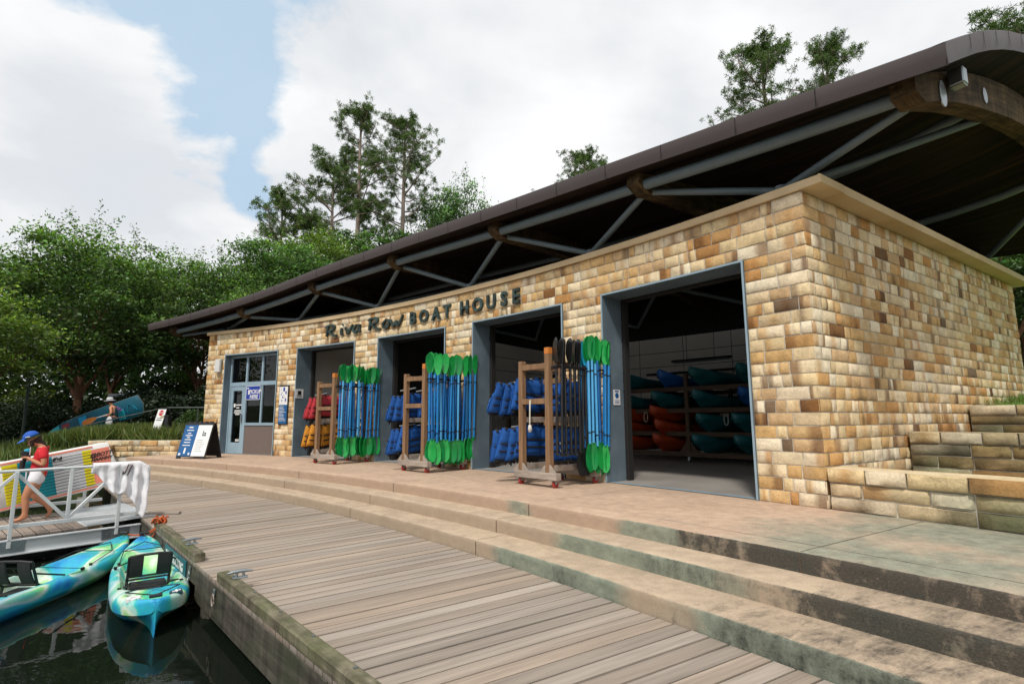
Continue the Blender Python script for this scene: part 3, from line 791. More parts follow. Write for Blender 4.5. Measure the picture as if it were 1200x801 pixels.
for s in np.arange(-.55, 19.5, 1.02):
    s += rnd.uniform(-.06, .06); de, ze = eave(s); w = .006
    mb.add([W(s - w, de - .0315, ze), W(s + w, de - .0315, ze), W(s + w, de - .0315, ze + .215), W(s - w, de - .0315, ze + .215)], [(0, 1, 2, 3)])
for d in (.22, .62, 1.02, 1.45, 1.9, 2.4, 2.95, 3.5):
    z = soffit(-1.65, d); w = .006
    mb.add([W(-1.65 - .0255, d - w, z + .01), W(-1.65 - .0255, d + w, z + .01), W(-1.65 - .0255, d + w, z + .208), W(-1.65 - .0255, d - w, z + .208)], [(0, 1, 2, 3)])
mb.build('fascia', [M['bronze'], M['dark']], house, world=True, smooth=True, angle=30)

BEAMS = [(-1.22, -.24), (2.2, -.48), (5.56, -.52), (8.95, -.58), (12.3, -.53), (15.7, -.40), (19.0, -.3)]
def beam_low(s, d):   # underside of an arch
    t = min(1, max(0, (d + .3) / 2.2)); return soffit(s, d) - (.30 + .16 * t)
for i, (s, d0) in enumerate(BEAMS):
    mb = MB(); rings = []; hw = .115
    th = TC + s / RF; tn = Vector((-math.sin(th), math.cos(th), 0))
    dd = [d0 + .0, d0 + .22] + list(np.linspace(d0 + .55, 8.3, 15))
    for k, d in enumerate(dd):
        lo = beam_low(s, d) + (.14 if k == 0 else 0); hi = soffit(s, d) - .006
        p = W(s, d, 0)
        rings.append([p - tn * hw + Vector((0, 0, lo)), p + tn * hw + Vector((0, 0, lo)), p + tn * hw + Vector((0, 0, hi)), p - tn * hw + Vector((0, 0, hi))])
    uv = [(d + 7.3 * i, y + 1.7 * i, z) for d in dd for y, z in ((0, 0), (.23, 0), (.23, .4), (0, .4))]
    mb.loft(rings, cap=True, uv=uv); arch = mb.build('timber_arch', M['glulam'], house, world=True)
    if i == 0:
        arch['label'] = 'weathered timber roof arch nearest the viewer with steel plates'
        mb = MB(); p = W(s, .42, 0) - tn * (hw + .008); zz = soffit(s, .42) - .27; q = Vector((math.cos(th), math.sin(th), 0))
        M4 = Matrix.Translation(p + Vector((0, 0, zz))) @ Matrix((q, tn, Vector((0, 0, 1)))).transposed().to_4x4()
        mb.prism([(.09 * math.cos(a), .15 * math.sin(a)) for a in np.linspace(0, 2 * PI, 17)[:-1]], -.006, .006, M4)
        o = mb.build('steel_plate', M['galv'], arch, world=False); o.data.transform(Matrix.Translation(house.location).inverted()); mb = MB()
        p2 = W(s, 1.75, 0) - tn * (hw + .008); M5 = Matrix.Translation(p2 + Vector((0, 0, soffit(s, 1.75) - .27))) @ Matrix((q, tn, Vector((0, 0, 1)))).transposed().to_4x4()
        mb.prism([(.07 * math.cos(a), .1 * math.sin(a)) for a in np.linspace(0, 2 * PI, 17)[:-1]], -.006, .006, M5)
        o = mb.build('steel_plate', M['galv'], arch, world=False); o.data.transform(Matrix.Translation(house.location).inverted())
        mb = MB(); c = W(s, .62, soffit(s, .62) - .14) - tn * (hw + .09)
        mb.box(c, (.13, .14, .19), Matrix((q, tn, Vector((0, 0, 1)))).transposed(), ch=.012); mb.tube([c + tn * .07, c + tn * .1], .03, 8); mb.box(c + Vector((0, 0, -.1)), (.11, .12, .012), Matrix((q, tn, Vector((0, 0, 1)))).transposed())
        o = mb.build('flood_lamp', M['galv'], arch); o.data.transform(Matrix.Translation(house.location).inverted())
# pipe struts and purlins, each one a part
NODES = [.45, 3.86, 7.25, 10.62, 14.0, 17.25]
def pipe(p, q, r, nm):
    mb = MB(); mb.tube([p, q], r, 10); mb.build(nm, M['steel'], house, world=True, smooth=True, angle=50)
for i in range(len(BEAMS) - 1):
    (s0, da), (s1, db) = BEAMS[i], BEAMS[i + 1]
    pts = []
    for t in np.linspace(0, 1, 6):
        s = s0 + .11 + (s1 - s0 - .22) * t; d = da + (db - da) * t + .16; pts.append(W(s, d, soffit(s, d) - .17))
    mb = MB(); mb.tube(pts, .082, 12); mb.build('eave_pipe', M['steel'], house, world=True, smooth=True, angle=50)
    for dd_ in (2.3, 5.9):
        pts = []
        for t in np.linspace(0, 1, 6):
            s = s0 + .11 + (s1 - s0 - .22) * t; pts.append(W(s, dd_, soffit(s, dd_) - .2))
        mb = MB(); mb.tube(pts, .07, 10); mb.build('purlin_pipe', M['steel'], house, world=True, smooth=True, angle=50)
for i, s in enumerate(NODES):
    base = W(s, .42, 4.0)
    mb = MB(); mb.tube([W(s, .42, WALL_TOP + .1), base + Vector((0, 0, .03))], .06, 10); mb.tube([base - Vector((0, 0, .02)), base + Vector((0, 0, .06))], .085, 10)
    mb.build('strut_node', M['steel'], house, world=True, smooth=True, angle=50)
    for (sb, db) in (BEAMS[i], BEAMS[i + 1]):
        sgn = 1 if sb < s else -1
        pipe(base, W(sb + sgn * .1, db + .35, beam_low(sb, db + .35) + .04), .052, 'roof_strut')
        pipe(base, W(sb + sgn * .1, 2.3, beam_low(sb, 2.3) + .04), .052, 'roof_strut')
        rb = W(s, 8.0, 4.0); pipe(rb, W(sb + sgn * .1, 5.9, beam_low(sb, 5.9) + .04), .052, 'roof_strut')
mb = MB(); mb.box(W(17.25, .42, 3.98), (.16, .16, .34)); mb.build('corner_post', M['dark'], house, world=True)

# ---- shop front in the farthest opening
def face_M(s, d): return Matrix.Translation(W(s, d, 0)) @ Matrix.Rotation(frame_at(s), 4, 'Z')
a, b = DOORS[0]; sc = (a + b) / 2; FM = face_M(sc, .20); half = (b - a) / 2 - .003
def fbox(mb, x0, x1, z0, z1, y0, y1):
    c = Vector(((x0 + x1) / 2, (y0 + y1) / 2, (z0 + z1) / 2)); mb.box(FM @ c, (x1 - x0, y1 - y0, z1 - z0), FM.to_3x3())
mb = MB()
XD = -.415
fbox(mb, -half, -half + .055, .006, 3.03, -.04, .05); fbox(mb, half - .055, half, .94, 3.03, -.04, .05)
fbox(mb, -half + .055, half - .055, 2.96, 3.03, -.04, .05); fbox(mb, -half + .055, half - .055, 2.07, 2.19, -.045, .05)
fbox(mb, XD - .03, XD + .045, .006, 2.07, -.04, .05); fbox(mb, XD - .03, XD + .045, 2.19, 2.96, -.04, .05); fbox(mb, .27, .34, 2.19, 2.96, -.038, .05)
fbox(mb, XD + .045, half - .055, .86, .94, -.045, .05); fbox(mb, .30, .36, .94, 2.07, -.038, .05)
wf = mb.build('shopfront_frame', M['frame_light'], house, world=True)
mb = MB()
for x0, x1, z0, z1 in ((-half + .055, XD - .03, 2.19, 2.96), (XD + .045, .27, 2.19, 2.96), (.34, half - .055, 2.19, 2.96), (XD + .045, .30, .94, 2.07), (.36, half - .055, .94, 2.07)):
    fbox(mb, x0, x1, z0, z1, .0, .008)
o = mb.build('window_pane', M['glass'], wf); o.data.transform(Matrix.Translation(house.location).inverted())
mb = MB(); fbox(mb, XD + .045, half - .003, .006, .86, -.02, .04); mb.build('lower_panel', M['panel'], house, world=True)
mb = MB(); x0, x1 = -half + .06, XD - .035
fbox(mb, x0, x0 + .13, .012, 2.065, -.03, .03); fbox(mb, x1 - .13, x1, .012, 2.065, -.03, .03); fbox(mb, x0 + .13, x1 - .13, .012, .34, -.03, .03); fbox(mb, x0 + .13, x1 - .13, 1.93, 2.065, -.03, .03)
dr = mb.build('entrance_door', M['frame_light'], house, world=True)
def sub(mb, name, m, par, **k):
    o = mb.build(name, m, par, **k); o.data.transform(Matrix.Translation(house.location).inverted()); return o
mb = MB(); fbox(mb, x0 + .13, x1 - .13, .34, 1.93, -.004, .004); sub(mb, 'door_glass', M['glass'], dr)
mb = MB(); fbox(mb, x1 - .09, x1 - .05, .95, 1.2, -.075, -.05); fbox(mb, x1 - .085, x1 - .055, .97, 1.0, -.05, -.03); fbox(mb, x1 - .085, x1 - .055, 1.15, 1.18, -.05, -.03); fbox(mb, x1 - .1, x1 - .04, 1.0, 1.1, -.045, -.03)
sub(mb, 'door_handle', M['galv'], dr)
mb = MB()   # white lettering on the glass door: emblem and short lines too small to read
cx = (x0 + x1) / 2 + .02
fbox(mb, cx - .2, cx - .12, 1.42, 1.53, -.012, -.006); fbox(mb, cx - .1, cx + .18, 1.47, 1.505, -.012, -.006)
for z, w in ((1.385, .07), (1.30, .15), (1.24, .17), (1.185, .10)): fbox(mb, cx - w, cx + w, z, z + .032, -.012, -.006)
for k in range(4): fbox(mb, cx - .02 + .045 * k, cx + .008 + .045 * k, .37, .44, -.012, -.006)
sub(mb, 'door_lettering', M['white'], dr)
# dark room behind it
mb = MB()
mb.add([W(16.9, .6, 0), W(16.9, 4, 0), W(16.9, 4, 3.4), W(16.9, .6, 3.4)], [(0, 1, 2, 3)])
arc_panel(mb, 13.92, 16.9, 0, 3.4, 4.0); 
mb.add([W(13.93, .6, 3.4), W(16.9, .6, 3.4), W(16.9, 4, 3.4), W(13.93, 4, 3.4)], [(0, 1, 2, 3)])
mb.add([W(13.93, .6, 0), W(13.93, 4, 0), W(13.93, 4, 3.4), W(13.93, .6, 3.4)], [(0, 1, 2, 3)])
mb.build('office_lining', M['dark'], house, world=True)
t = thing('string_lights', 'string of small warm lights inside the upper shop windows', 'string lights', tuple(W(15.4, 1.2, 2.6)))
mb = MB(); pts = [W(14.3 + 2.2 * k / 22, 1.1 + .5 * math.sin(k * .9), 2.72 - .12 * abs(math.sin(k * .55)) + rnd.uniform(-.04, .04)) for k in range(23)]
for p in pts: mb.box(p, (.034, .034, .04), ch=.008)
mb.build('bulb', M['bulb'], t, world=True); mb = MB(); mb.tube(pts, .004, 4); mb.build('cable', M['thread'], t, world=True)

# ---- lettering along the parapet
sign = thing('building_sign', 'dark green patinated metal letters reading Riva Row BOAT HOUSE on the stone', 'sign lettering', tuple(W(8.7, -.05, 3.4)))
def on_wall(s, z, off=.045): return Matrix.Translation(W(s, -off, z)) @ Matrix.Rotation(frame_at(s), 4, 'Z')
STROKES = {  # brushed capitals: polylines in a box 1 wide, 1 high
 'R': [[(.08, .98), (.05, .45), (.0, .0)], [(-.12, .86), (.2, 1.0), (.55, .98), (.72, .84), (.6, .62), (.3, .5), (.12, .47)], [(.2, .47), (.5, .2), (.78, .02), (1.0, .02)]],
 'i': [[(.5, .62), (.42, .25), (.5, .04), (.75, .1)], [(.62, .86), (.72, .93)]],
 'v': [[(.05, .62), (.25, .3), (.38, .03), (.62, .35), (.95, .78)]],
 'a': [[(.85, .6), (.5, .68), (.18, .42), (.2, .1), (.48, .04), (.78, .36), (.9, .62)], [(.9, .7), (.84, .3), (.95, .0)]],
 'o': [[(.5, .68), (.16, .42), (.18, .12), (.45, .02), (.78, .2), (.84, .5), (.6, .68), (.42, .64)]],
 'w': [[(.02, .6), (.16, .25), (.28, .03), (.5, .4), (.56, .1), (.66, .04), (.86, .42), (1.02, .86)]],
}
def smooth_line(pts, k=5):
    out = []; P = [pts[0]] + pts + [pts[-1]]
    for i in range(1, len(P) - 2):
        for j in range(k):
            t = j / k; a, b_, c, d = (Vector((*P[i + o], 0)) for o in (-1, 0, 1, 2))
            q = .5 * ((2 * b_) + (c - a) * t + (2 * a - 5 * b_ + 4 * c - d) * t * t + (3 * b_ - a - 3 * c + d) * t ** 3); out.append(q)
    out.append(Vector((*pts[-1], 0))); return out
def stroke_letter(mb, ch, Mx, w, h):
    for st in STROKES[ch]:
        pl = [Vector((p.x * w, p.y * h, 0)) for p in smooth_line(st)]
        L = []; Rr = []
        for i, p in enumerate(pl):
            t = (pl[min(i + 1, len(pl) - 1)] - pl[max(i - 1, 0)]).normalized(); nn = Vector((-t.y, t.x, 0))
            wd = .027 * (1.15 - .5 * abs(2 * i / (len(pl) - 1) - 1)) + .006 * abs(nn.x); L.append(p + nn * wd); Rr.append(p - nn * wd)
        vs = []; N = len(pl)
        for y in (-.03, .02):
            for q in L + Rr: vs.append(Mx @ Vector((q.x, y, q.y)))
        fs = []
        for i in range(N - 1):
            fs += [(i, i + 1, N + i + 1, N + i), (i, 2 * N + i, 2 * N + i + 1, i + 1), (N + i, N + i + 1, 3 * N + i + 1, 3 * N + i)]
        fs += [(0, N, 3 * N, 2 * N), (N - 1, 3 * N - 1, 4 * N - 1, 2 * N - 1)]
        mb.add(vs, fs)
def word_script(name, items):
    mb = MB()
    for ch, s, w in items: stroke_letter(mb, ch, on_wall(s, 3.275), w, .30)
    mb.build(name, M['patina'], sign, world=True)
word_script('lettering_riva', [('R', 12.13, .44), ('i', 11.60, .2), ('v', 11.37, .34), ('a', 11.05, .34)])
word_script('lettering_row', [('R', 10.36, .44), ('o', 9.87, .34), ('w', 9.54, .46)])
def word_block(name, items):
    mb = MB()
    for ch, s in items: put_text(mb, ch, .40, on_wall(s, 3.385), ext=.024, bold=.011)
    mb.build(name, M['patina'], sign, world=True)
word_block('lettering_boat', [('B', 8.70), ('O', 8.30), ('A', 7.87), ('T', 7.50)])
word_block('lettering_house', [('H', 6.92), ('O', 6.50), ('U', 6.09), ('S', 5.71), ('E', 5.37)])
# ------------------------------------------------------------------ fixtures on the front
def on_front(name, label, cat, s, z, off=.02, group=None):
    return thing(name, label, cat, tuple(W(s, -off, z)), frame_at(s), group)
t = on_front('wall_lamp', 'small white box lamp on the stone beside the shop front', 'wall lamp', 16.93, 2.72, .03)
mb = MB(); mb.box((0, -.015, 0), (.2, .03, .4), ch=.005); mb.build('back_plate', M['galv'], t)
mb = MB(); mb.box((0, -.075, .0), (.22, .09, .42), ch=.02); mb.build('lamp_shade', M['lamp_white'], t)

t = on_front('information_panel', 'tall narrow panel, white drawing above blue text, between shop front and red vest opening', 'information panel', 13.88, 1.45, .035)
mb = MB(); mb.box((0, -.005, 0), (.40, .03, 1.12), ch=.005); mb.build('panel_frame', M['black'], t)
mb = MB(); mb.box((0, -.023, .26), (.36, .006, .52)); mb.build('map_sheet', M['white'], t)
mb = MB(); mb.box((0, -.023, -.27), (.36, .006, .53)); mb.build('text_sheet', M['sign_blue'], t)
mb = MB()
for x, z, w in ((.02, .44, .07), (.11, .35, .05), (.10, .14, .05), (-.06, .12, .03), (-.1, .3, .03), (-.03, .22, .035)): mb.prism([(x + w * .6 * math.cos(k), z + w * math.sin(k)) for k in np.linspace(0, 2 * PI, 9)[:-1]], -.0285, -.0262)
for k in range(10): mb.box((rnd.uniform(-.13, .13), -.0275, rnd.uniform(.05, .48)), (.05, .002, .006))
mb.build('drawing', M['deep_blue'], t)
mb = MB()
for k in range(11): w = rnd.uniform(.18, .3); mb.box((-.16 + w / 2, -.0275, -.05 - .04 * k), (w, .002, .011))
mb.build('small_print', M['white'], t)

def notice_on_jamb(s, d, z, w, h, label, square):
    th = TC + s / RF
    # faces -s direction (toward the opening)
    t = thing('jamb_notice', label, 'notice', tuple(W(s - .004, d, z)), frame_at(s) + PI / 2)
    mb = MB(); mb.box((0, -.003, 0), (w, .006, h)); mb.build('sheet', M['white'], t)
    mb = MB()
    if square: mb.box((0, -.0075, .02), (w * .45, .002, w * .45))
    else: mb.prism([(w * .28 * math.cos(k), h * .12 + w * .28 * math.sin(k)) for k in np.linspace(0, 2 * PI, 17)[:-1]], -.008, -.0062)
    mb.build('emblem', M['black'] if square else M['sign_blue'], t)
    mb = MB()
    for k in range(3): mb.box((0, -.0075, -h * .2 - k * h * .09), (w * .7, .002, h * .03))
    if not square: mb.box((0, -.0075, h * .4), (w * .6, .002, h * .08))
    mb.build('small_print', M['galv'] if square else M['deep_blue'], t)
notice_on_jamb(13.40, .10, 1.76, .26, .26, 'small white square notice on the grey lining beside the red vests', True)
notice_on_jamb(3.27, .27, 1.36, .17, .25, 'white notice with blue round emblem on the lining of the widest-looking opening', False)

t = thing('window_sign', 'blue sign reading PICKUP HERE in the shop window', 'window sign', tuple(W(15.56, .165, 1.85)), frame_at(15.56))
mb = MB(); mb.box((0, -.003, 0), (.66, .008, .44)); mb.build('sheet', M['deep_blue'], t)
mb = MB()
for x0, x1, z0, z1 in ((-.32, .32, .2, .215), (-.32, .32, -.215, -.2), (-.325, -.31, -.2, .2), (.31, .325, -.2, .2)): mb.box(((x0 + x1) / 2, -.009, (z0 + z1) / 2), (x1 - x0, .003, z1 - z0))
mb.box((-.24, -.009, .14), (.1, .003, .03)); mb.box((-.2, -.009, .02), (.05, .003, .14)); mb.box((-.16, -.009, -.03), (.06, .003, .03))
put_text(mb, 'PICKUP', .16, Matrix.Translation((.08, -.0085, .03)), ext=.001, bold=.004, shear=.15); put_text(mb, 'HERE', .16, Matrix.Translation((.04, -.0085, -.12)), ext=.001, bold=.004, shear=.15)
mb.build('lettering', M['white'], t)

# two folding sandwich boards
def sandwich(name, label, loc, rz, w, h, spread, two):
    t = thing(name, label, 'sandwich board', loc, rz)
    Mf = Matrix.Translation((0, -spread, 0)) @ Matrix.Rotation(-math.atan2(spread - .03, h), 4, 'X')
    Mb = Matrix.Translation((0, spread, 0)) @ Matrix.Rotation(math.atan2(spread - .03, h), 4, 'X')
    L = math.hypot(h, spread)
    for nm, Mx in (('front_board', Mf), ('back_board', Mb)):
        mb = MB()
        mb.box(Mx @ Vector((0, 0, L * .52)), (w, .03, L * .94), Mx.to_3x3(), ch=.008)
        for x in (-w * .42, w * .42): mb.box(Mx @ Vector((x, 0, L * .035)), (w * .14, .035, L * .07), Mx.to_3x3())
        for k in range(5): mb.box(Mx @ Vector((-w * .36 + k * w * .18, 0, L * 1.0)), (w * .09, .028, L * .05), Mx.to_3x3(), ch=.006)
        mb.build(nm, M['black'], t)
    return t, Mf, L
def slab(mb, Mf, x0, x1, z0, z1, y, th=.004): mb.box(Mf @ Vector(((x0 + x1) / 2, y, (z0 + z1) / 2)), (x1 - x0, th, z1 - z0), Mf.to_3x3())
t, Mf, L = sandwich('sandwich_board', 'black sandwich board with blue sheet and white sheet on the pavement', (-8.55, 14.95, 0), R(-13), .92, .95, .30, True)
mb = MB(); slab(mb, Mf, -.435, .0, .07, .92 * L, -.018); mb.build('blue_sheet', M['sign_blue'], t)
mb = MB(); slab(mb, Mf, .0, .435, .07, .92 * L, -.0185); mb.build('white_sheet', M['white'], t)
mb = MB()
for k, (z, w) in enumerate(((.84, .13), (.765, .22), (.68, .1), (.62, .22), (.565, .1), (.505, .2), (.43, .2), (.35, .24))): slab(mb, Mf, -.23 - w / 2, -.23 + w / 2, z * L, z * L + .022 + .01 * (k == 0), -.0215, .003)
slab(mb, Mf, -.255, -.205, .14 * L, .29 * L, -.0215, .003); slab(mb, Mf, -.40, -.34, .09 * L, .15 * L, -.0215, .003); slab(mb, Mf, -.1, -.05, .1 * L, .16 * L, -.0215, .003)
mb.build('small_print', M['white'], t)
mb = MB(); slab(mb, Mf, .2, .31, .62 * L, .65 * L, -.0225, .003); slab(mb, Mf, .19, .215, .64 * L, .76 * L, -.0225, .003); slab(mb, Mf, .24, .3, .67 * L, .71 * L, -.0225, .003)
mb.build('emblem', M['navy'], t)
mb = MB()
for k in range(7): slab(mb, Mf, .06, .06 + rnd.uniform(.16, .3), (.2 + .05 * k) * L, (.2 + .05 * k) * L + .008, -.0225, .003)
mb.build('faint_print', M['galv'], t)
# second board, up on the terrace
t, Mf, L = sandwich('sandwich_board', 'black sandwich board with red round STOP emblem on the upper terrace', (-11.15, 17.35, .62), R(-22), .40, .78, .22, False)
mb = MB(); slab(mb, Mf, -.185, .185, .06, .95 * L, -.018); mb.build('white_sheet', M['white'], t)
mb = MB(); mb.prism([(.10 * math.cos(k), .80 * L + .10 * math.sin(k)) for k in np.linspace(PI / 8, 2 * PI + PI / 8, 9)[:-1]], -.023, -.02, Mf); mb.build('red_emblem', M['red'], t)
mb = MB(); put_text(mb, 'STOP', .075, Mf @ Matrix.Translation((0, -.0245, .80 * L)), ext=.001); mb.build('lettering', M['white'], t)
mb = MB(); slab(mb, Mf, -.12, .1, .58 * L, .60 * L, -.0215, .003); slab(mb, Mf, -.13, .12, .5 * L, .53 * L, -.0215, .003); slab(mb, Mf, -.1, -.06, .1 * L, .16 * L, -.0215, .003); mb.build('small_print', M['black'], t)
mb = MB(); slab(mb, Mf, .03, .18, .6 * L, .7 * L, -.024, .003); mb.build('yellow_note', M['khaki'], t)
t = thing('bollard', 'short dark square bollard beside the upper sandwich board', 'bollard', (-10.80, 17.0, .38))
mb = MB(); mb.box((0, 0, .38), (.12, .12, .76), ch=.01); mb.build('post', M['black'], t); mb = MB(); mb.box((0, 0, .78), (.15, .15, .04), ch=.01); mb.build('cap', M['black'], t)

# ------------------------------------------------------------------ paddles
def blade_mesh(mb, z0, z1, w, mat=0):
    """spoon blade between z0 (shaft end) and z1 (tip)"""
    n = 14; L = z1 - z0; rings = []
    for i in range(n + 1):
        t = i / n
        hw = w / 2 * (min(1, (t / .42)) ** .65 * .86 + .14) * (1 - max(0, (t - .72) / .28) ** 2.4 * .72)
        cup = .022 * math.sin(PI * t) ; z = z0 + L * t
        row = []
        for x, dp in ((-1, 0), (-.55, .4), (0, 1), (.55, .4), (1, 0)): row.append((x * hw, cup * (1 - dp * .5) * 1.0 - .004 + (.006 if x == 0 else 0), z))
        for x, dp in ((.98, 0), (0, 1), (-.98, 0)): row.append((x * hw, cup * (1 - dp * .5) + .004 + (.010 if x == 0 else 0), z))
        rings.append(row)
    mb.loft(rings, cap=True)
def make_paddle(label, group, shaft_m, top_m, bot_m, single=False):
    t = thing('kayak_paddle', label, 'paddle', (0, 0, 0), 0, group)
    mb = MB(); mb.tube([(0, 0, .42), (0, 0, 1.72)], .022, 8); mb.tube([(0, 0, 1.03), (0, 0, 1.09)], .019, 8)
    mb.build('shaft', shaft_m, t, smooth=True, angle=50)
    mb = MB(); blade_mesh(mb, 1.71, 2.12, .155); mb.build('upper_blade', top_m, t, smooth=True, angle=60)
    mb = MB()
    if single:
        mb.tube([(0, 0, .43), (0, 0, .36)], .02, 8); mb.tube([(-.05, 0, .36), (.05, 0, .36)], .016, 8); mb.build('grip', bot_m, t)
    else: blade_mesh(mb, .46, .0, .16); mb.build('lower_blade', bot_m, t, smooth=True, angle=60)
    mb = MB(); mb.tube([(0, 0, 1.545), (0, 0, 1.56)], .03, 10)
    if not single: mb.tube([(0, 0, .585), (0, 0, .60)], .03, 10)
    mb.build('drip_ring', M['black'], t)
    return t
def hang(proto, used, s, d, z, yaw, tilt=0.0, label=None, group=None):
    loc = W(s, d, z); rz = frame_at(s) - PI / 2 + yaw + PI
    if proto.get('used'): o = copy_tree(proto, tuple(loc), rz, label, group)
    else:
        o = proto; o.location = loc; o.rotation_euler = (0, 0, rz)
        if label: o['label'] = label
        if group: o['group'] = group
        proto['used'] = 1
    o.rotation_euler = (tilt, rnd.uniform(-.03, .03), rz)
    return o
LBL = {1: 'blue-shafted paddle with green blades hanging on the cart beside the red vests',
       2: 'blue-shafted paddle with green blades hanging on the middle cart',
       3: 'blue-shafted paddle with green blades hanging on the cart beside the black paddles'}
GRP = {1: 'green paddles on the red vest cart', 2: 'green paddles on the middle cart', 3: 'green paddles on the nearest cart'}
pg = make_paddle(LBL[1], GRP[1], M['shaft_blue'], M['blade_green'], M['blade_green'])
pc = make_paddle('paddle with cyan upper blade hanging between black and green paddles', 'cyan paddles on the nearest cart', M['blade_black'], M['blade_cyan'], M['blade_black'])
pk = make_paddle('all-black single-blade paddle hanging on the nearest cart', 'black paddles on the nearest cart', M['blade_black'], M['blade_black'], M['blade_black'], True)
CART_S = {1: 10.50, 2: 7.16, 3: 3.76}
PV = [pg] + [make_paddle(LBL[1], GRP[1], M[a], M[b], M[b]) for a, b in (('shaft_highlight', 'blade_green'), ('shaft_dark', 'blade_green_light'), ('shaft_blue', 'blade_green_light'))]
def hang_row(cart, d0, d1, nn, layers, proto, lab, grp):
    sc = CART_S[cart]
    for l in range(layers):
        for k in range(nn):
            d = d0 + (d1 - d0) * (k + .5 * (l % 2)) / max(1, nn - 1)
            hang(PV[kind_ := (k % 4 if k < 3 and l == 0 else rnd.randrange(4))], None, sc - .40 - .05 * l, d + rnd.uniform(-.012, .012), .14 + rnd.uniform(-.03, .05) + .02 * l, rnd.uniform(-.7, .7), rnd.uniform(-.035, .035), (lab, lab.replace('blue-shafted', 'highlight-tinted blue-shafted'), lab.replace('blue-shafted', 'dark-blue-shafted').replace('green blades', 'pale green blades'), lab.replace('green blades', 'pale green blades'))[kind_], grp)
hang_row(1, -1.02, .02, 10, 3, pg, LBL[1], GRP[1]); hang_row(2, -1.06, .0, 11, 3, pg, LBL[2], GRP[2]); hang_row(3, -.42, .0, 6, 3, pg, LBL[3], GRP[3])
for k in range(3): hang(pc, None, 3.33 + .03 * (k % 2), -.54 + .06 * k, .13, rnd.uniform(-.2, .2), 0)
for k in range(10): hang(pk, None, 3.36 - .05 * (k % 2), -1.05 + .05 * k, .12 + rnd.uniform(-.015, .02), PI / 2 + rnd.uniform(-.5, .1), 0)

# ------------------------------------------------------------------ rolling timber carts
def make_cart(label, sc):
    t = thing('gear_cart', label, 'gear cart', tuple(W(sc, -.65, 0)), frame_at(sc), 'rolling timber gear carts on the pavement')
    P = [(-.33, -.45, 1.93), (.27, -.45, 2.0), (-.33, .42, 1.93), (.27, .42, 2.0)]
    for x, y, h in P:
        mb = MB(); mb.bar((x, y, .12), (x, y, h), .09, .09, up=(0, 1, 0), ch=.005); po = mb.build('post', M['cart_wood'], t)
        if x > 0 and y < 0:
            mb = MB(); mb.bar((x, y, h), (x, y, h + .10), .092, .092, up=(0, 1, 0), ch=.004); mb.build('painted_tip', M['orange_paint'], po)
    for y in (-.45, .42):
        mb = MB(); mb.bar((-.45, y - .02 if y < 0 else y + .02, .165), (.47, y - .02 if y < 0 else y + .02, .165), .12, .10, ch=.006); 
        for x in (-.33, .27):
            for sg in (-1, 1):
                mb.prism([(x + sg * .045, .21), (x + sg * .17, .21), (x + sg * .045, .33)], y - .055, y - .02 if y < 0 else y + .055)
        mb.build('base_beam', M['pale_wood'], t)
    for x in (-.33, .27):
        for z in (.27, 1.0, 1.85):
            mb = MB(); mb.bar((x, -.405, z), (x, .375, z), .045, .09, ch=.004); mb.build('side_rail', M['pale_wood'] if z < 1.5 else M['cart_wood'], t)
    for z, y in ((1.82, -.47), (1.28, -.475), (.82, .42), (1.55, .42), (.95, .0), (1.62, .0)):
        mb = MB(); mb.bar((-.285, y, z), (.225, y, z), .045, .085, ch=.004); mb.build('rung', M['cart_wood'], t)
    mb = MB(); mb.bar((.40, -.50, 1.795), (.40, .62, 1.795), .05, .03, ch=.003); mb.bar((.475, -.50, 1.795), (.475, .62, 1.795), .012, .03)
    for k in range(14): mb.bar((.42, -.48 + .083 * k, 1.795), (.50, -.48 + .083 * k, 1.795), .008, .02)
    for y in (-.42, .4): mb.bar((.3, y, 1.78), (.40, y, 1.79), .04, .04)
    mb.build('paddle_rail', M['black'], t)
    for z in (1.66, .92):
        for y in (-.22, .2):
            mb = MB(); mb.tube([(-.33, y, z), (-.85, y, z - .04)], .016, 8); mb.build('hanging_rod', M['galv'], t)
    for x in (-.36, .38):
        for y in (-.47, .44):
            c = thing('caster', None, None, (x, y, 0)); c.parent = t
            mb = MB(); mb.tube([(-.02, .02, .05), (.02, .02, .05)], .05, 14); mb.build('wheel', M['caster_red'], c)
            mb = MB(); mb.box((0, 0, .109), (.08, .08, .008))
            for sx in (-.028, .028): mb.box((sx, .012, .08), (.005, .05, .06))
            mb.build('fork', M['galv'], c)
    return t
c1 = make_cart('weathered timber cart on casters holding red and orange vests', CART_S[1])
c2 = copy_tree(c1, tuple(W(CART_S[2], -.65, 0)), frame_at(CART_S[2]), 'weathered timber cart on casters between the red vest cart and the nearest cart')
c3 = copy_tree(c1, tuple(W(CART_S[3], -.65, 0)), frame_at(CART_S[3]), 'weathered timber cart on casters with black and green paddles and white rope')
t = thing('rope_hank', 'short white rope hanging from a rung of the nearest cart', 'rope', tuple(W(3.76, -1.18, 1.28)), frame_at(3.76))
mb = MB(); mb.tube([(-.05, -.01, .02), (-.045, -.02, -.1), (-.05, -.02, -.3), (-.05, -.02, -.38)], .012, 8); mb.tube([(-.05, -.02, -.36), (-.045, -.02, -.42), (-.05, -.02, -.47)], [.02, .034, .022], 8); mb.build('rope', M['rope_white'], t, smooth=True)

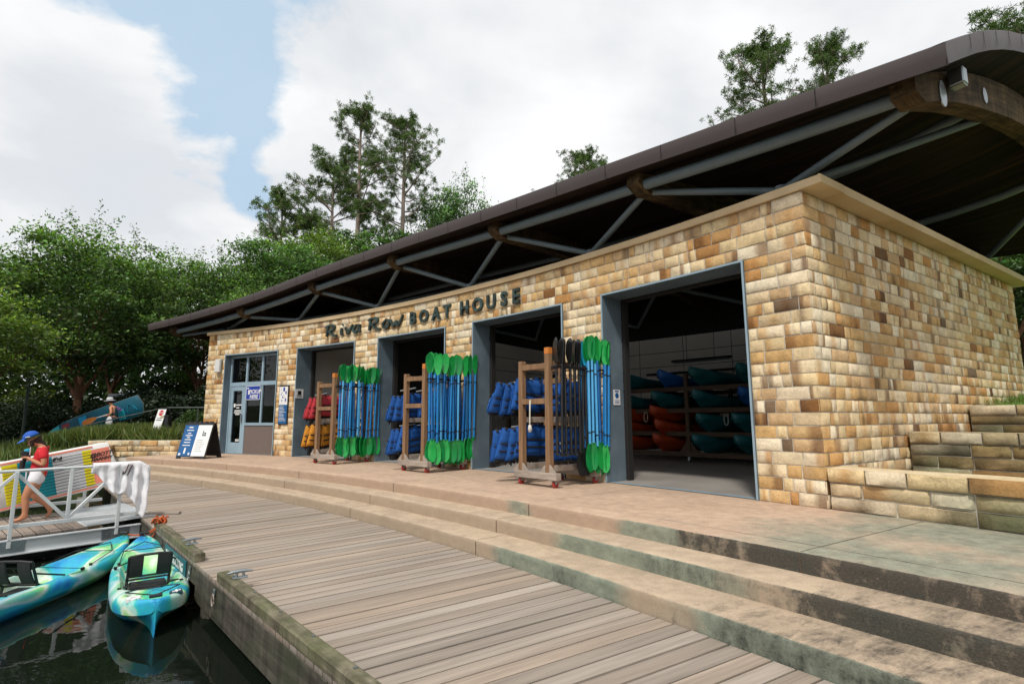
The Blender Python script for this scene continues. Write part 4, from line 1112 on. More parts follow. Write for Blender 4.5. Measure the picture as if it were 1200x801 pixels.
# ------------------------------------------------------------------ life vests hung in rows
def make_vest(main, second, label, group):
    """hangs from its shoulders at the origin; panels lie in the y-z plane"""
    t = thing('life_vest', label, 'life vest', (0, 0, 0), 0, group)
    def panel(y0, y1, side, topcut, m, nm):
        nz, ny = 14, 7; fr = []; bk = []
        mb = MB(); rows = []
        for i in range(nz + 1):
            v = i / nz; z = -.56 * v
            arm = .11 * math.exp(-((v - .27) / .13) ** 2)
            flare = .03 * v
            ya, yb = y0 - flare * (1 if y0 < 0 else 0), y1 + flare * (1 if y1 > 0 else 0)
            if y0 < 0 and y1 <= .05: ya += arm
            if y1 > 0 and y0 >= -.05: yb -= arm
            if v < .3 and topcut:   # neck opening
                if y0 < 0 and y1 <= .05: yb -= .07 * (1 - v / .3)
                if y1 > 0 and y0 >= -.05: ya += .07 * (1 - v / .3)
            seg = abs(math.sin(PI * v * 4)) ** .35
            row = []
            for j in range(ny + 1):
                u = j / ny; y = ya + (yb - ya) * u; e = (1 - (2 * u - 1) ** 4) ** .5; ve = min(1, v * 8, (1 - v) * 8 + .05)
                row.append((side * (.012 + .058 * e * ve * (.55 + .45 * seg)) + .006 * mnoise.noise(Vector((y * 9, z * 9, side * 3))), y, z))
            back = [(side * .006, y, z) for x, y, z in row[::-1]]
            rows.append(row + back)
        mb.loft(rows, cap=True); mb.build(nm, m, t, smooth=True, angle=70)
    panel(-.235, -.012, -1, True, main, 'front_panel'); panel(.012, .235, -1, True, main, 'front_panel'); panel(-.225, .225, 1, False, second, 'back_panel')
    mb = MB()
    for z in (-.27, -.40): mb.box((-.066, 0, z), (.02, .46, .03), ch=.004); mb.box((.066, 0, z), (.018, .45, .028), ch=.004)
    for y in (-.15, .15): mb.box((0, y, -.005), (.11, .05, .03), ch=.01)
    mb.box((-.02, -.1, -.6), (.012, .025, .14)); mb.box((.01, .13, -.59), (.012, .025, .1)); mb.box((-.01, .0, -.585), (.06, .36, .05), ch=.01)
    mb.build('strap', M['black_fabric'], t)
    mb = MB()
    for z in (-.27, -.40): mb.box((-.08, 0, z), (.014, .06, .04), ch=.004)
    mb.build('buckle', M['galv'], t)
    return t
def hang_vests(cart, tiers, n, proto, lab, grp, cols=(-.16, .16)):
    sc = CART_S[cart]
    for ti, z in enumerate(tiers):
        lab_ = lab if len(tiers) == 1 else lab.replace('hanging on', 'in the %s tier of' % ('upper', 'lower')[ti])
        for k in range(n):
            for y in cols:
                loc = W(sc + .40 + .058 * k, -.65 + y - .10 * k + rnd.uniform(-.02, .02), z - .022 * k + rnd.uniform(-.02, .02)); rz = frame_at(sc) + rnd.uniform(-.25, .25)
                if proto.get('used'): o = copy_tree(proto, tuple(loc), rz, lab_, grp)
                else:
                    o = proto; o.location = loc; proto['used'] = 1; o['label'] = lab_; o['group'] = grp
                o.scale = (.92,) * 3; o.rotation_euler = (rnd.uniform(-.16, .16), .10 + .06 * k + rnd.uniform(-.05, .05), rz)
vb = make_vest(M['vest_blue'], M['vest_blue'], 'x', 'x')
hang_vests(3, (1.66, .92), 5, vb, 'blue life vest hanging on the nearest cart', 'blue vests on the nearest cart')
hang_vests(2, (1.55, .88), 4, vb, 'blue life vest hanging on the middle cart', 'blue vests on the middle cart')
vr = make_vest(M['vest_red'], M['vest_red'], 'x', 'x'); hang_vests(1, (1.60,), 4, vr, 'coral red life vest in the upper tier of the farthest cart', 'red vests on the farthest cart', (-.1, .16))
vo = make_vest(M['black_fabric'], M['vest_orange'], 'x', 'x'); hang_vests(1, (.93,), 4, vo, 'orange and black life vest in the lower tier of the farthest cart', 'orange vests on the farthest cart', (-.1, .16))
# a few behind the frames, inside the carts
for cart, lab, grp in ((3, 'blue life vest hanging on the nearest cart', 'blue vests on the nearest cart'), (2, 'blue life vest hanging on the middle cart', 'blue vests on the middle cart')):
    for z in (1.62, .86):
        for k in range(2): 
            o = copy_tree(vb, tuple(W(CART_S[cart] + .12 - .22 * k, -.42 + .1 * k, z)), frame_at(CART_S[cart]) + PI / 2 + rnd.uniform(-.4, .4), lab.replace('hanging on', 'inside the %s frame of' % ('upper' if z > 1 else 'lower')), grp)
# ------------------------------------------------------------------ kayaks
def kayak_hull(mb, L=3.08, Wd=.335, detail=True):
    N = 44 if detail else 22; rings = []
    for i in range(N + 1):
        t = -1 + 2 * i / N; a = abs(t); x = t * L / 2
        w = Wd * (max(0, 1 - a ** (2.5 if t > 0 else 3.6)) ** (.72 if t > 0 else .6)) + .012
        zs = .19 + (.15 if t > 0 else .10) * a ** 2.6
        if t > 0: x -= .0
        zb = -.04 + .20 * sstep(.45, 1, a); zk = -.09 + (.30 * sstep(.7, 1.0, t) if t > 0 else .03 * sstep(.85, 1, -t))
        # cockpit and rear well
        ck = sstep(-.48, -.40, t) * (1 - sstep(.34, .5, t)); tw = sstep(-.88, -.82, t) * (1 - sstep(-.58, -.52, t)) if detail else 0
        crown = zs + .045 * (1 - ck) * (1 - .4 * a)
        floor = .075 + .10 * sstep(.1, .45, t) + .02 * sstep(-.2, -.4, t)
        dk = crown * (1 - max(ck, tw)) + floor * ck + (zs - .05) * tw
        yc = w * (.66 * ck + .62 * tw + .5 * (1 - max(ck, tw)))
        rim = zs + .035
        half = [(0, dk), (yc * .5, dk + .004 * ck), (yc * .88, dk + .012), (yc, dk * .35 + rim * .65), (yc + .02 * (w / Wd), rim + .008), (w * .9, zs + .028), (w * .985, zs), (w, zs - .05), (w * .965, zs - .09), (w * .97, zs - .10), (w * .90, zb + .10), (w * .66, zb + .02), (w * (.34 - .24 * sstep(.5, .95, -t)), zb), (.006 + .012 * (1 - a), zk)]
        rings.append([(x, y, z) for y, z in half] + [(x, -y, z) for y, z in half[::-1][:-1]])
    mb.loft(rings, cap=True)
def make_kayak(label, loc, rz, m):
    t = thing('kayak', label, 'kayak', loc, rz)
    mb = MB(); kayak_hull(mb); h = mb.build('hull', m, t, smooth=True, angle=75)
    md = h.modifiers.new('smooth', 'SUBSURF'); md.levels = 1; md.render_levels = 1
    # seat: bent tube frame, fabric panels, pad
    s = thing('seat', None, None, (-.10, 0, .09)); s.parent = t
    mb = MB()
    for y in (-.19, .19):
        mb.tube([(.16, y, .06), (.0, y, .09), (-.055, y, .13), (-.15, y, .36)], .013, 8); mb.tube([(-.02, y, .0), (.0, y, .1)], .014, 8); mb.tube([(.30, y * 1.05, .12), (-.10, y, .24)], .010, 6)
    mb.tube([(-.15, -.19, .36), (-.157, -.08, .372), (-.157, .08, .372), (-.15, .19, .36)], .014, 8); mb.tube([(-.07, -.19, .14), (-.07, .19, .14)], .011, 8); mb.tube([(.16, -.19, .06), (.16, .19, .06)], .012, 8)
    mb.build('seat_frame', M['black'], s, smooth=True, angle=60)
    for y0, y1 in ((-.182, -.062), (.062, .182)):
        mb = MB(); vs = []
        for k in range(7):
            v = k / 6; bx = -.06 - .09 * v - .022 * math.sin(PI * v)
            for y in (y0, (y0 + y1) / 2, y1): vs.append((bx, y, .135 + .23 * v))
        vs += [(x - .022, y, z) for x, y, z in vs]
        mb.add(vs, [(3 * k + j, 3 * k + j + 1, 3 * k + 4 + j, 3 * k + 3 + j) for k in range(6) for j in (0, 1)] + [(21 + 3 * k + j, 21 + 3 * k + 3 + j, 21 + 3 * k + 4 + j, 21 + 3 * k + j + 1) for k in range(6) for j in (0, 1)] + [(3 * k, 3 * k + 3, 24 + 3 * k, 21 + 3 * k) for k in range(6)] + [(3 * k + 2, 23 + 3 * k, 26 + 3 * k, 5 + 3 * k) for k in range(6)])
        mb.build('backrest', M['black_fabric'], s, smooth=True, angle=50)
    mb = MB(); mb.box((.05, 0, .02), (.24, .34, .035), ch=.012); mb.build('seat_pad', M['black_fabric'], s)
    mb = MB(); mb.box((-.15, 0, -.0), (.1, .24, .04), ch=.015); mb.build('hatch_cover', M['black'], s)
    mb = MB()
    for y in (-.25, .25): mb.bar((-.13, y * .78, .31), (.42, y * 1.22, .155), .025, .006); mb.box((.43, y * 1.18, .15), (.04, .03, .03), ch=.006)
    mb.build('strap', M['black_fabric'], s)
    # bungee cords over the rear well and the bow
    mb = MB()
    z = .265
    def cord(pts): mb.tube(pts, .0055, 5)
    cord([(-.70, .235, z), (-.95, -.22, z + .01)]); cord([(-.70, -.235, z), (-.95, .22, z + .01)]); cord([(-.95, .22, z + .01), (-1.28, .0, z + .03)]); cord([(-.95, -.22, z + .01), (-1.28, .0, z + .03)]); cord([(-.68, .23, z), (-.68, -.23, z)])
    cord([(.92, .22, .30), (.92, -.22, .30)]); cord([(.92, .22, .30), (1.22, 0, .335)]); cord([(.92, -.22, .30), (1.22, 0, .335)]); cord([(.5, .26, .24), (.92, .22, .30)]); cord([(.5, -.26, .24), (.92, -.22, .30)])
    mb.build('bungee_cord', M['thread'], t)
    mb = MB()
    for x, zz in ((-1.36, .31), (1.47, .40)):
        mb.tube([(x, -.05, zz), (x, .05, zz)], .017, 8); mb.tube([(x, 0, zz), (x + (.1 if x < 0 else -.1), 0, zz - .02)], .008, 6)
    mb.build('carry_handle', M['black'], t, smooth=True, angle=60)
    mb = MB()
    for x, y, zz in ((-1.22, .13, .275), (-1.22, -.13, .275), (-.62, .262, .235), (-.62, -.262, .235), (.5, .262, .245), (.5, -.262, .245)): mb.tube([(x, y, zz - .02), (x, y, zz + .012)], .016, 8)
    mb.build('fitting', M['black'], t)
    # stickers on the stern quarters: a pale rosette and a dark square badge
    mb = MB()
    for k in range(6): 
        a = k * PI / 3; mb.tube([(-1.27 + .045 * math.cos(a), .165 + .04 * math.sin(a), .272), (-1.27 + .045 * math.cos(a), .165 + .04 * math.sin(a), .302)], .022, 8)
    mb.build('rosette_sticker', M['white'], t)
    mb = MB(); mb.box((-1.27, -.165, .285), (.10, .10, .03), Matrix.Rotation(-.15, 3, 'X')); mb.build('badge_sticker', M['navy'], t)
    mb = MB(); mb.box((-1.27, -.167, .302), (.07, .016, .006), Matrix.Rotation(-.15, 3, 'X')); mb.box((-1.27, -.167, .3025), (.016, .07, .006), Matrix.Rotation(-.15, 3, 'X')); mb.build('badge_mark', M['white'], t)
    return t
make_kayak('blue and green kayak with its stern toward the viewer, moored tight against the boardwalk', (-4.03, 6.24, WATER_Z), R(126), M['kayak_a'])
make_kayak('blue and pale green kayak floating under the gangway, partly out of frame', (-5.10, 5.98, WATER_Z), R(93), M['kayak_b'])
t = thing('mooring_rope', 'orange rope tying the two kayaks to the boardwalk edge', 'rope', along(1.35, DECK_Z, 0))
mb = MB(); kn = along(1.62, DECK_Z + .11, -.05)
def sag(a, b, s, n=10): return [Vector(a).lerp(Vector(b), i / n) - Vector((0, 0, s * 4 * (i / n) * (1 - i / n))) for i in range(n + 1)]
b2 = Vector((-4.03 + 1.47 * math.cos(R(126)), 6.24 + 1.47 * math.sin(R(126)), WATER_Z + .40)); b1 = Vector((-5.10 + 1.47 * math.cos(R(93)), 5.98 + 1.47 * math.sin(R(93)), WATER_Z + .40))
mb.tube(sag(kn, b2, .06), .010, 6); mb.tube(sag(kn + Vector((.03, 0, 0)), b1, .09, 14), .010, 6); mb.tube(sag(kn + Vector((-.05, .04, -.03)), b2 + Vector((-.02, .06, 0)), .12), .010, 6)
for k in range(7):
    c = kn + Vector((rnd.uniform(-.05, .05), rnd.uniform(-.05, .05), rnd.uniform(-.02, .04))); a0 = rnd.uniform(0, 6)
    mb.tube([c + Vector((.05 * math.cos(a0 + q), .05 * math.sin(a0 + q) * .7, .035 * math.sin(q * 2 + a0))) for q in np.linspace(0, 5.2, 10)], .011, 6)
mb.build('rope', M['rope_orange'], t, world=True, smooth=True)
t = thing('loose_plank', 'short pale plank lying at the head of the gangway', 'plank', (-5.55, 8.72, DECK_Z + .003), R(10))
mb = MB(); mb.box((0, 0, .02), (.62, .10, .035), ch=.004); mb.build('plank', M['pale_wood'], t)

# kayaks stored indoors on timber racks
def store_kayak(name, label, m, group):
    t = thing(name, label, 'kayak', (0, 0, 0), 0, group); mb = MB(); kayak_hull(mb, 3.1, .36, False); mb.build('hull', m, t, smooth=True, angle=80); return t
LV = [.20, .66, 1.20, 1.70]
ks = {}
def place_store(kind, s, lev, lab, grp, z=None, yaw=0.0, d=5.6, roll=0.0):
    mm = {'teal': M['teal_kayak'], 'blue': M['blue_kayak'], 'orange': M['orange_kayak']}[kind]
    loc = W(s, d, (LV[lev] + .10) if z is None else z); rz = TC + s / RF + PI + yaw
    if kind in ks: o = copy_tree(ks[kind], tuple(loc), rz, lab, grp)
    else:
        o = store_kayak('stored_kayak', lab, mm, grp); o.location = loc; o.rotation_euler = (0, 0, rz); ks[kind] = o
    o.rotation_euler = (roll, 0, rz)
def rack(s0, s1, label, levels=LV):
    t = thing('kayak_rack', label, 'kayak rack', tuple(W((s0 + s1) / 2, 5.6, 0)), frame_at((s0 + s1) / 2)); 
    n = max(1, round((s1 - s0) / 1.85)); xs_ = [-(s1 - s0) / 2 + (s1 - s0) * k / n for k in range(n + 1)]
    for y in (-1.1, 1.1):
        for x in xs_:
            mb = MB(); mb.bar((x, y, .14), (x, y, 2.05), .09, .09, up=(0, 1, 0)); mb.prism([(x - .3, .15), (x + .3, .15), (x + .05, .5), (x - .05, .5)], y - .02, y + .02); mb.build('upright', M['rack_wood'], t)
        for z in levels:
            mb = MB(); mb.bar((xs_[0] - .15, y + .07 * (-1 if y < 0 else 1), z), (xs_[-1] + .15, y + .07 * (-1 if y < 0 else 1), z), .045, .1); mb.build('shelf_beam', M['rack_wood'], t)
    for x in xs_:
        for y in (-1.1, 1.1):
            mb = MB(); mb.tube([(x - .02, y, .06), (x + .02, y, .06)], .06, 12); mb.box((x, y, .12), (.06, .06, .05)); mb.build('caster', M['galv'], t)
rack(2.5, 6.3, 'tall timber kayak rack behind the nearest opening'); rack(7.3, 9.6, 'timber kayak rack deeper inside, behind the nearest cart')
n_ = 0
wh = ['first', 'second', 'third', 'fourth']
for li, nm in ((3, 'top'), (2, 'second highest')):
    for k, s in enumerate((3.12, 4.0, 4.9, 5.8)):
        kind = 'blue' if (li, k) in ((3, 2), (2, 0)) else 'teal'
        place_store(kind, s, li, f'dark {kind} kayak on the {nm} shelf of the rack, {wh[k]} from the right', None, yaw=R(rnd.uniform(-4, 4)), roll=R(rnd.uniform(-8, 8)))
for li, nm in ((1, 'second lowest'), (0, 'lowest')):
    for k, s in enumerate((3.12, 4.0)):
        place_store('teal', s, li, f'dark teal kayak on the {nm} shelf of the rack, {wh[k]} from the right', None, yaw=R(rnd.uniform(-4, 4)), roll=R(12))
for j, s in enumerate((4.95, 5.85)):
    for k, nm in enumerate(('bottom', 'middle', 'top')):
        place_store('orange', s + rnd.uniform(-.05, .05), 0, f'orange kayak, {nm} of the {("right", "left")[j]} stack in the nearest opening', None, z=.30 + .33 * k, yaw=R(rnd.uniform(-3, 3)))
for k, nm in enumerate(('bottom', 'middle', 'top')):
    for j, s in enumerate((7.75, 8.65)):
        place_store('orange', s, 0, f'orange kayak, {nm} of the {("near", "far")[j]} stack seen behind the nearest cart', None, z=.30 + .33 * k, yaw=R(rnd.uniform(-3, 3)))
for k, s in enumerate((7.75, 8.65)):
    place_store('teal', s, 3, f'dark teal kayak on top of the rack behind the nearest cart, {("near", "far")[k]} one', None)
for s, z, lab in ((5.0, 2.62, 'long unlit tube lamp hanging in front of the indoor back wall'), (8.6, 2.45, 'unlit tube lamp seen through the opening behind the nearest cart')):
    t = thing('tube_lamp', lab, 'tube lamp', tuple(W(s, 6.6, z)), frame_at(s))
    mb = MB(); mb.bar((-.85, 0, 0), (.85, 0, 0), .16, .05); mb.build('housing', M['dark'], t)
    mb = MB(); mb.tube([(-.8, -.05, -.045), (.8, -.05, -.045)], .02, 8); mb.tube([(-.8, .05, -.045), (.8, .05, -.045)], .02, 8); mb.build('tube', M['galv'], t)
    mb = MB(); mb.tube([(.4, 0, 0), (.4, 0, 1.3)], .008, 5); mb.tube([(-.4, 0, 0), (-.4, 0, 1.3)], .008, 5); mb.build('hanger', M['dark'], t)
for s_, z_, lab_ in ((3.55, .98, 'white rope loop hanging from the rack upright nearest the end wall'), (5.35, 1.05, 'white rope loop hanging beside the orange kayak stack')):
    t = thing('rope_loop', lab_, 'rope', tuple(W(s_, 4.42, z_)), frame_at(s_)); mb = MB(); mb.tube([(.05 * math.cos(q), 0, .12 * math.sin(q)) for q in np.linspace(0, 2 * PI, 17)], .008, 6); mb.build('loop', M['rope_white'], t, smooth=True)
t = thing('wall_pipe', 'dark pipe running along the indoor back wall below the tube lamp', 'pipe', tuple(W(5, 8.0, 2.42)), frame_at(5))
mb = MB(); mb.tube([(-2.6, 0, 0), (3.5, -.1, .0)], .035, 8); mb.build('pipe', M['dark'], t)

# ------------------------------------------------------------------ gangway
GW = thing('gangway', 'aluminium gangway with truss handrails and plank deck at the left', 'gangway', (-5.69, 8.34, -.50), R(228.65))
GL = 5.2; GWID = 2.15
def gpart(nm, m, fn, par=GW):
    mb = MB(); fn(mb); return mb.build(nm, m, par)
mb = MB(); x = .52; k = 0
while x < GL:
    g = rnd.uniform(.8, 1.15); sd_ = rnd.uniform(0, 50); c = (.30 * g, .245 * g, .205 * g)
    vs = [(x + .004, -.06, 0), (x + .136, -.06, 0), (x + .136, -GWID + .06, 0), (x + .004, -GWID + .06, 0)]
    mb.add(vs + [(a, b, -.035) for a, b, _ in vs], [(0, 1, 2, 3), (0, 4, 5, 1), (2, 6, 7, 3)], c, [(sd_, 0, sd_), (sd_, .2, sd_), (sd_ + 2, .2, sd_), (sd_ + 2, 0, sd_)] * 2); x += .14
mb.build('deck_planks', M['boards'], GW)
mb = MB(); mb.add([(-.34, -.10, .06), (-.34, -GWID + .1, .06), (.54, -GWID + .1, .012), (.54, -.10, .012), (-.34, -.10, .052), (-.34, -GWID + .1, .052), (.54, -GWID + .1, .004), (.54, -.10, .004)], [(0, 1, 2, 3), (7, 6, 5, 4), (0, 4, 5, 1), (2, 6, 7, 3), (1, 5, 6, 2), (0, 3, 7, 4)])
for y in np.arange(-GWID + .15, -.1, .045): mb.bar((-.32, y, .0625), (.52, y, .0165), .012, .008)
mb.build('transition_plate', M['alu'], GW)
for y in (0, -GWID):
    mb = MB(); mb.tube([(-.06, y, .86), (GL, y, .83)], .021, 12); mb.build('top_rail', M['alu'], GW, smooth=True, angle=60)
    mb = MB(); mb.bar((-.06, y, .14), (GL, y, .13), .05, .05, ch=.004); mb.build('lower_rail', M['alu'], GW)
    mb = MB(); mb.bar((-.10, y, -.12), (GL, y, -.14), .02, .20); mb.bar((-.10, y + .03, -.03), (GL, y + .03, -.05), .05, .014); mb.bar((-.10, y + .03, -.21), (GL, y + .03, -.23), .05, .014); mb.build('side_channel', M['alu'], GW)
    px = [.20, .78, 1.36, 1.94, 2.52, 3.1, 3.68, 4.26, 4.84]
    for i, x in enumerate(px):
        mb = MB(); mb.bar((x, y + (.034 if i % 2 == 0 else 0), -.13 if i % 2 == 0 else .14), (x, y + (.034 if i % 2 == 0 else 0), .84), .042, .042, up=(1, 0, 0), ch=.004); mb.build('rail_post', M['alu'], GW)
        if i % 2 == 0:
            mb = MB(); mb.box((x, y + .018, -.12), (.34, .014, .15), ch=.003)
            for q in (-.1, .1): mb.tube([(x + q, y + .02, -.12), (x + q, y + .036, -.12)], .016, 8)
            mb.build('gusset', M['galv'], GW)
            if i: mb = MB(); mb.bar((x, y, .82), (px[i - 1], y, .16), .04, .04, ch=.003); mb.build('brace', M['alu'], GW)
            if i < len(px) - 1: mb = MB(); mb.bar((x, y, .82), (px[i + 1], y, .16), .04, .04, ch=.003); mb.build('brace', M['alu'], GW)
    mb = MB(); mb.bar((.20, y, .42), (-.06, y, .72), .04, .04); mb.build('brace', M['alu'], GW)

# white jersey thrown over the rail end
def gw_world(x, y, z): return Matrix.Translation(GW.location) @ Matrix.Rotation(GW.rotation_euler[2], 4, 'Z') @ Vector((x, y, z))
t = thing('jersey', 'white jersey with two dark red strokes draped over the gangway handrail end', 'jersey', gw_world(.2, .0, .88), GW.rotation_euler[2])
mb = MB(); NU, NV = 44, 30; UL = [-.17, -.12, -.06, .0, .06, .14, .22, .30, .38, .46, .55]; LF = [.34, .62, .86, .80, .60, .47, .50, .46, .34, .22, .12]
def jersey_pt(i, j):
    u = -.17 + .72 * i / NU; Lf = float(np.interp(u, UL, LF)); Lb = .26 + .08 * math.sin(u * 9); v = -Lb + (Lf + Lb) * j / NV
    fold = .026 * math.sin(u * 44 + 2 * math.sin(v * 5)) * min(1, abs(v) * 5) + .03 * mnoise.noise(Vector((u * 8, v * 7, 2))) + .012 * mnoise.noise(Vector((u * 22, v * 16, 5)))
    rr = .036
    droop = 1.0 * max(0, -u - .02) ** 1.25
    if v < -.05: y, z = -rr - .01 + fold * .6, .0 + (v + .05)
    elif v > .05: y, z = rr + .012 + fold + .05 * sstep(.1, .7, v), -(v - .05)
    else: a = (v + .05) / .1 * PI; y, z = -rr * math.cos(a), rr * math.sin(a) * .7 + .0
    return (u - .2 + .05 * math.sin(v * 6) * max(0, v), y, z - droop)
vs = [jersey_pt(i, j) for i in range(NU + 1) for j in range(NV + 1)]
mb.add(vs, [(i * (NV + 1) + j, (i + 1) * (NV + 1) + j, (i + 1) * (NV + 1) + j + 1, i * (NV + 1) + j + 1) for i in range(NU) for j in range(NV)])
o = mb.build('cloth', M['cloth_white'], t, smooth=True); md = o.modifiers.new('thickness', 'SOLIDIFY'); md.thickness = .004
mb = MB()
def on_jersey(u, v):
    i = (u + .17) / .72 * NU; Lf = float(np.interp(u, UL, LF)); Lb = .26 + .08 * math.sin(u * 9); j = (v + Lb) / (Lf + Lb) * NV; p = jersey_pt(i, j); return Vector((p[0], p[1] + .009, p[2]))
for pts in (((.13, .06), (.145, .12), (.165, .19), (.185, .20), (.18, .165)), ((.075, .08), (.09, .13), (.11, .19), (.125, .225))):
    L_ = [on_jersey(*p) for p in pts]
    for a, b_ in zip(L_[:-1], L_[1:]): mb.bar(a, b_, .008, .028, up=(0, 1, 0))
mb.build('printed_stroke', M['dark_red'], t)

# ------------------------------------------------------------------ paddle boards
def board_half(t, L, Wd):   # t: -1 tail .. 1 nose
    a = abs(t); return Wd / 2 * (max(0, 1 - a ** (3.0 if t > 0 else 44)) ** (.62 if t > 0 else .45))
def make_board(name, label, L, Wd, th, loc, rot, top, side, bottom):
    t = thing(name, label, 'paddle board', loc); t.rotation_euler = rot
    N = 40; rings = []; cs = []
    for i in range(N + 1):
        s = -1 + 2 * i / N; w = board_half(s, L, Wd) + .004; x = s * L / 2; h = th / 2 * (1 - .5 * abs(s) ** 6); rk = .10 * max(0, s) ** 4
        rings.append([(x, -h + rk, -w * .86), (x, -h * .5 + rk, -w * .97), (x, h * .5 + rk, -w * .98), (x, h + rk, -w * .93), (x, h + .004 + rk, 0), (x, h + rk, w * .93), (x, h * .5 + rk, w * .98), (x, -h * .5 + rk, w * .97), (x, -h + rk, w * .86), (x, -h - .004 + rk, 0)])
        cs += [bottom, side, side, top, top, top, side, side, bottom, bottom]
    mb = MB(); mb.loft(rings, cap=True, col=cs); mb.build('hull', M['boardcol'], t, smooth=True, angle=60)
    def pad(nm, x0, x1, z0, z1, col, y=None, m=None, inset=.9):
        mb = MB(); n = 10; vs = []
        for i in range(n + 1):
            x = x0 + (x1 - x0) * i / n; lim = max(.0, board_half(2 * x / L, L, Wd) * inset); rk = .10 * max(0, 2 * x / L) ** 4
            yy = th / 2 * (1 - .5 * abs(2 * x / L) ** 6) + (.006 if y is None else y) + rk
            for z in (max(-lim, min(lim, z0)), max(-lim, min(lim, z1))): vs.append((x, yy + .003 * (1 - abs(z) / (Wd / 2)), z))
        mb.add(vs, [(2 * i, 2 * i + 2, 2 * i + 3, 2 * i + 1) for i in range(n)], col); return mb.build(nm, m or M['boardcol'], t)
    return t, pad
M['boardcol'] = mat_col('board_paint', .4, .05, 8, 0)
tail = Vector((-5.69 - .75 * 1.78 + .66 * .12, 8.34 + .66 * 1.78 + .75 * .12, .30)); bd = Vector((math.cos(R(228.65)) * math.cos(R(11.5)), math.sin(R(228.65)) * math.cos(R(11.5)), -math.sin(R(11.5))))
WHT, CORAL, YEL, TEAL, DRK = (.78, .78, .76), hexc('#f0907a'), hexc('#f2e01c'), hexc('#1a9aa8'), hexc('#26343c')
b1_, pad = make_board('paddle_board', 'striped white, yellow, teal and coral paddle board carried by the red-shirted person', 3.0, .76, .12, tail + bd * 1.5, (0, R(11.5), R(228.65)), WHT, WHT, hexc('#2a9ba6'))
pad('tail_block', -1.43, -1.17, -.29, .29, CORAL); pad('yellow_pad', -1.17, -1.05, -.30, .30, YEL); pad('white_pad', -1.05, -.66, -.31, .31, (.72, .72, .74)); pad('teal_pad', -.66, -.24, -.31, .31, TEAL)
pad('yellow_pad', -.24, -.06, -.31, .31, YEL)
for z0, z1 in ((.325, .352), (-.352, -.325)): pad('coral_line', -1.2, 1.15, z0, z1, CORAL, .007, inset=.97)
mb = MB()
for zz in np.arange(-.29, .3, .05): mb.bar((-1.165, .0745, zz), (-.065, .0745, zz), .004, .008, up=(0, 0, 1))
mb.build('pad_groove', M['navy'], b1_)
mb = MB()
FT = lambda x, z: Matrix.Translation((x, .0715, z)) @ Matrix.Rotation(PI, 4, 'Z')
put_text(mb, '@BOTT', .085, FT(-1.30, .19), ext=.0015, bold=.003, shear=.3); put_text(mb, 'HAAHNY', .07, FT(-1.30, .11), ext=.0015, bold=.003, shear=.3); put_text(mb, "8'-6", .08, FT(-.72, .25), ext=.006, bold=.003, shear=.3)
mb.build('lettering', M['black'], b1_)
mb = MB()   # line drawing toward the nose: arc and slanted strokes
for pts in ([(.02, .02), (.06, -.12), (.16, -.19), (.30, -.14)], [(.10, .24), (.24, .10)], [(.0, .22), (.05, .19), (.06, .25)], [(.28, .2), (.36, .08)], [(.0, -.02), (.08, .01)]):
    for a, c_ in zip(pts[:-1], pts[1:]): mb.bar((a[0], .076, a[1]), (c_[0], .076, c_[1]), .006, .016, up=(0, 1, 0))
mb.build('nose_drawing', M['black'], b1_)
mb = MB(); mb.tube([(-1.36, .066, -.22), (-1.36, .076, -.22)], .02, 10); mb.build('leash_plug', M['black'], b1_)

# second board, carried up the bank
p_n, p_t = Vector((-17.25, 20.3, .42)), Vector((-14.05, 20.6, 1.66)); ax = (p_n - p_t).normalized()
b2_, pad = make_board('paddle_board', 'dark teal paddle board with pale rail carried by the hatted person up the bank', (p_n - p_t).length, .80, .13, (p_n + p_t) / 2, (0, math.asin(-ax.z), math.atan2(ax.y, ax.x)), hexc('#125063'), hexc('#8f8f8c'), hexc('#7d8080'))
BL = (p_n - p_t).length
pad('nose_pad', BL * .36, BL * .49, -.3, .3, hexc('#2fb4c8')); pad('blue_pad', BL * .20, BL * .30, -.3, .0, hexc('#1f95c9')); pad('blue_pad', BL * .08, BL * .16, -.25, .3, hexc('#1f95c9')); pad('red_pad', BL * .26, BL * .33, .1, .25, hexc('#8a3540'))
pad('tail_pad', -BL * .30, -BL * .20, -.32, .05, hexc('#1f9fb0'))
mb = MB()
for pts in ([(-1.42, -.1), (-1.36, .08), (-1.26, .16), (-1.2, .06), (-1.16, -.14)], [(-1.5, -.16), (-1.42, .04)]):
    for a, c_ in zip(pts[:-1], pts[1:]): mb.bar((a[0], .078, a[1]), (c_[0], .078, c_[1]), .006, .035, up=(0, 1, 0))
mb.build('swirl', M['blade_cyan'], b2_)
mb = MB()
for k in range(3): mb.box((-.82 - .05 * k, .078, .17 - .07 * k), (.16, .006, .035), Matrix.Rotation(.3, 3, 'Y'))
mb.build('lilac_print', mat('lilac_print', hexc('#b07fd0'), .5), b2_)
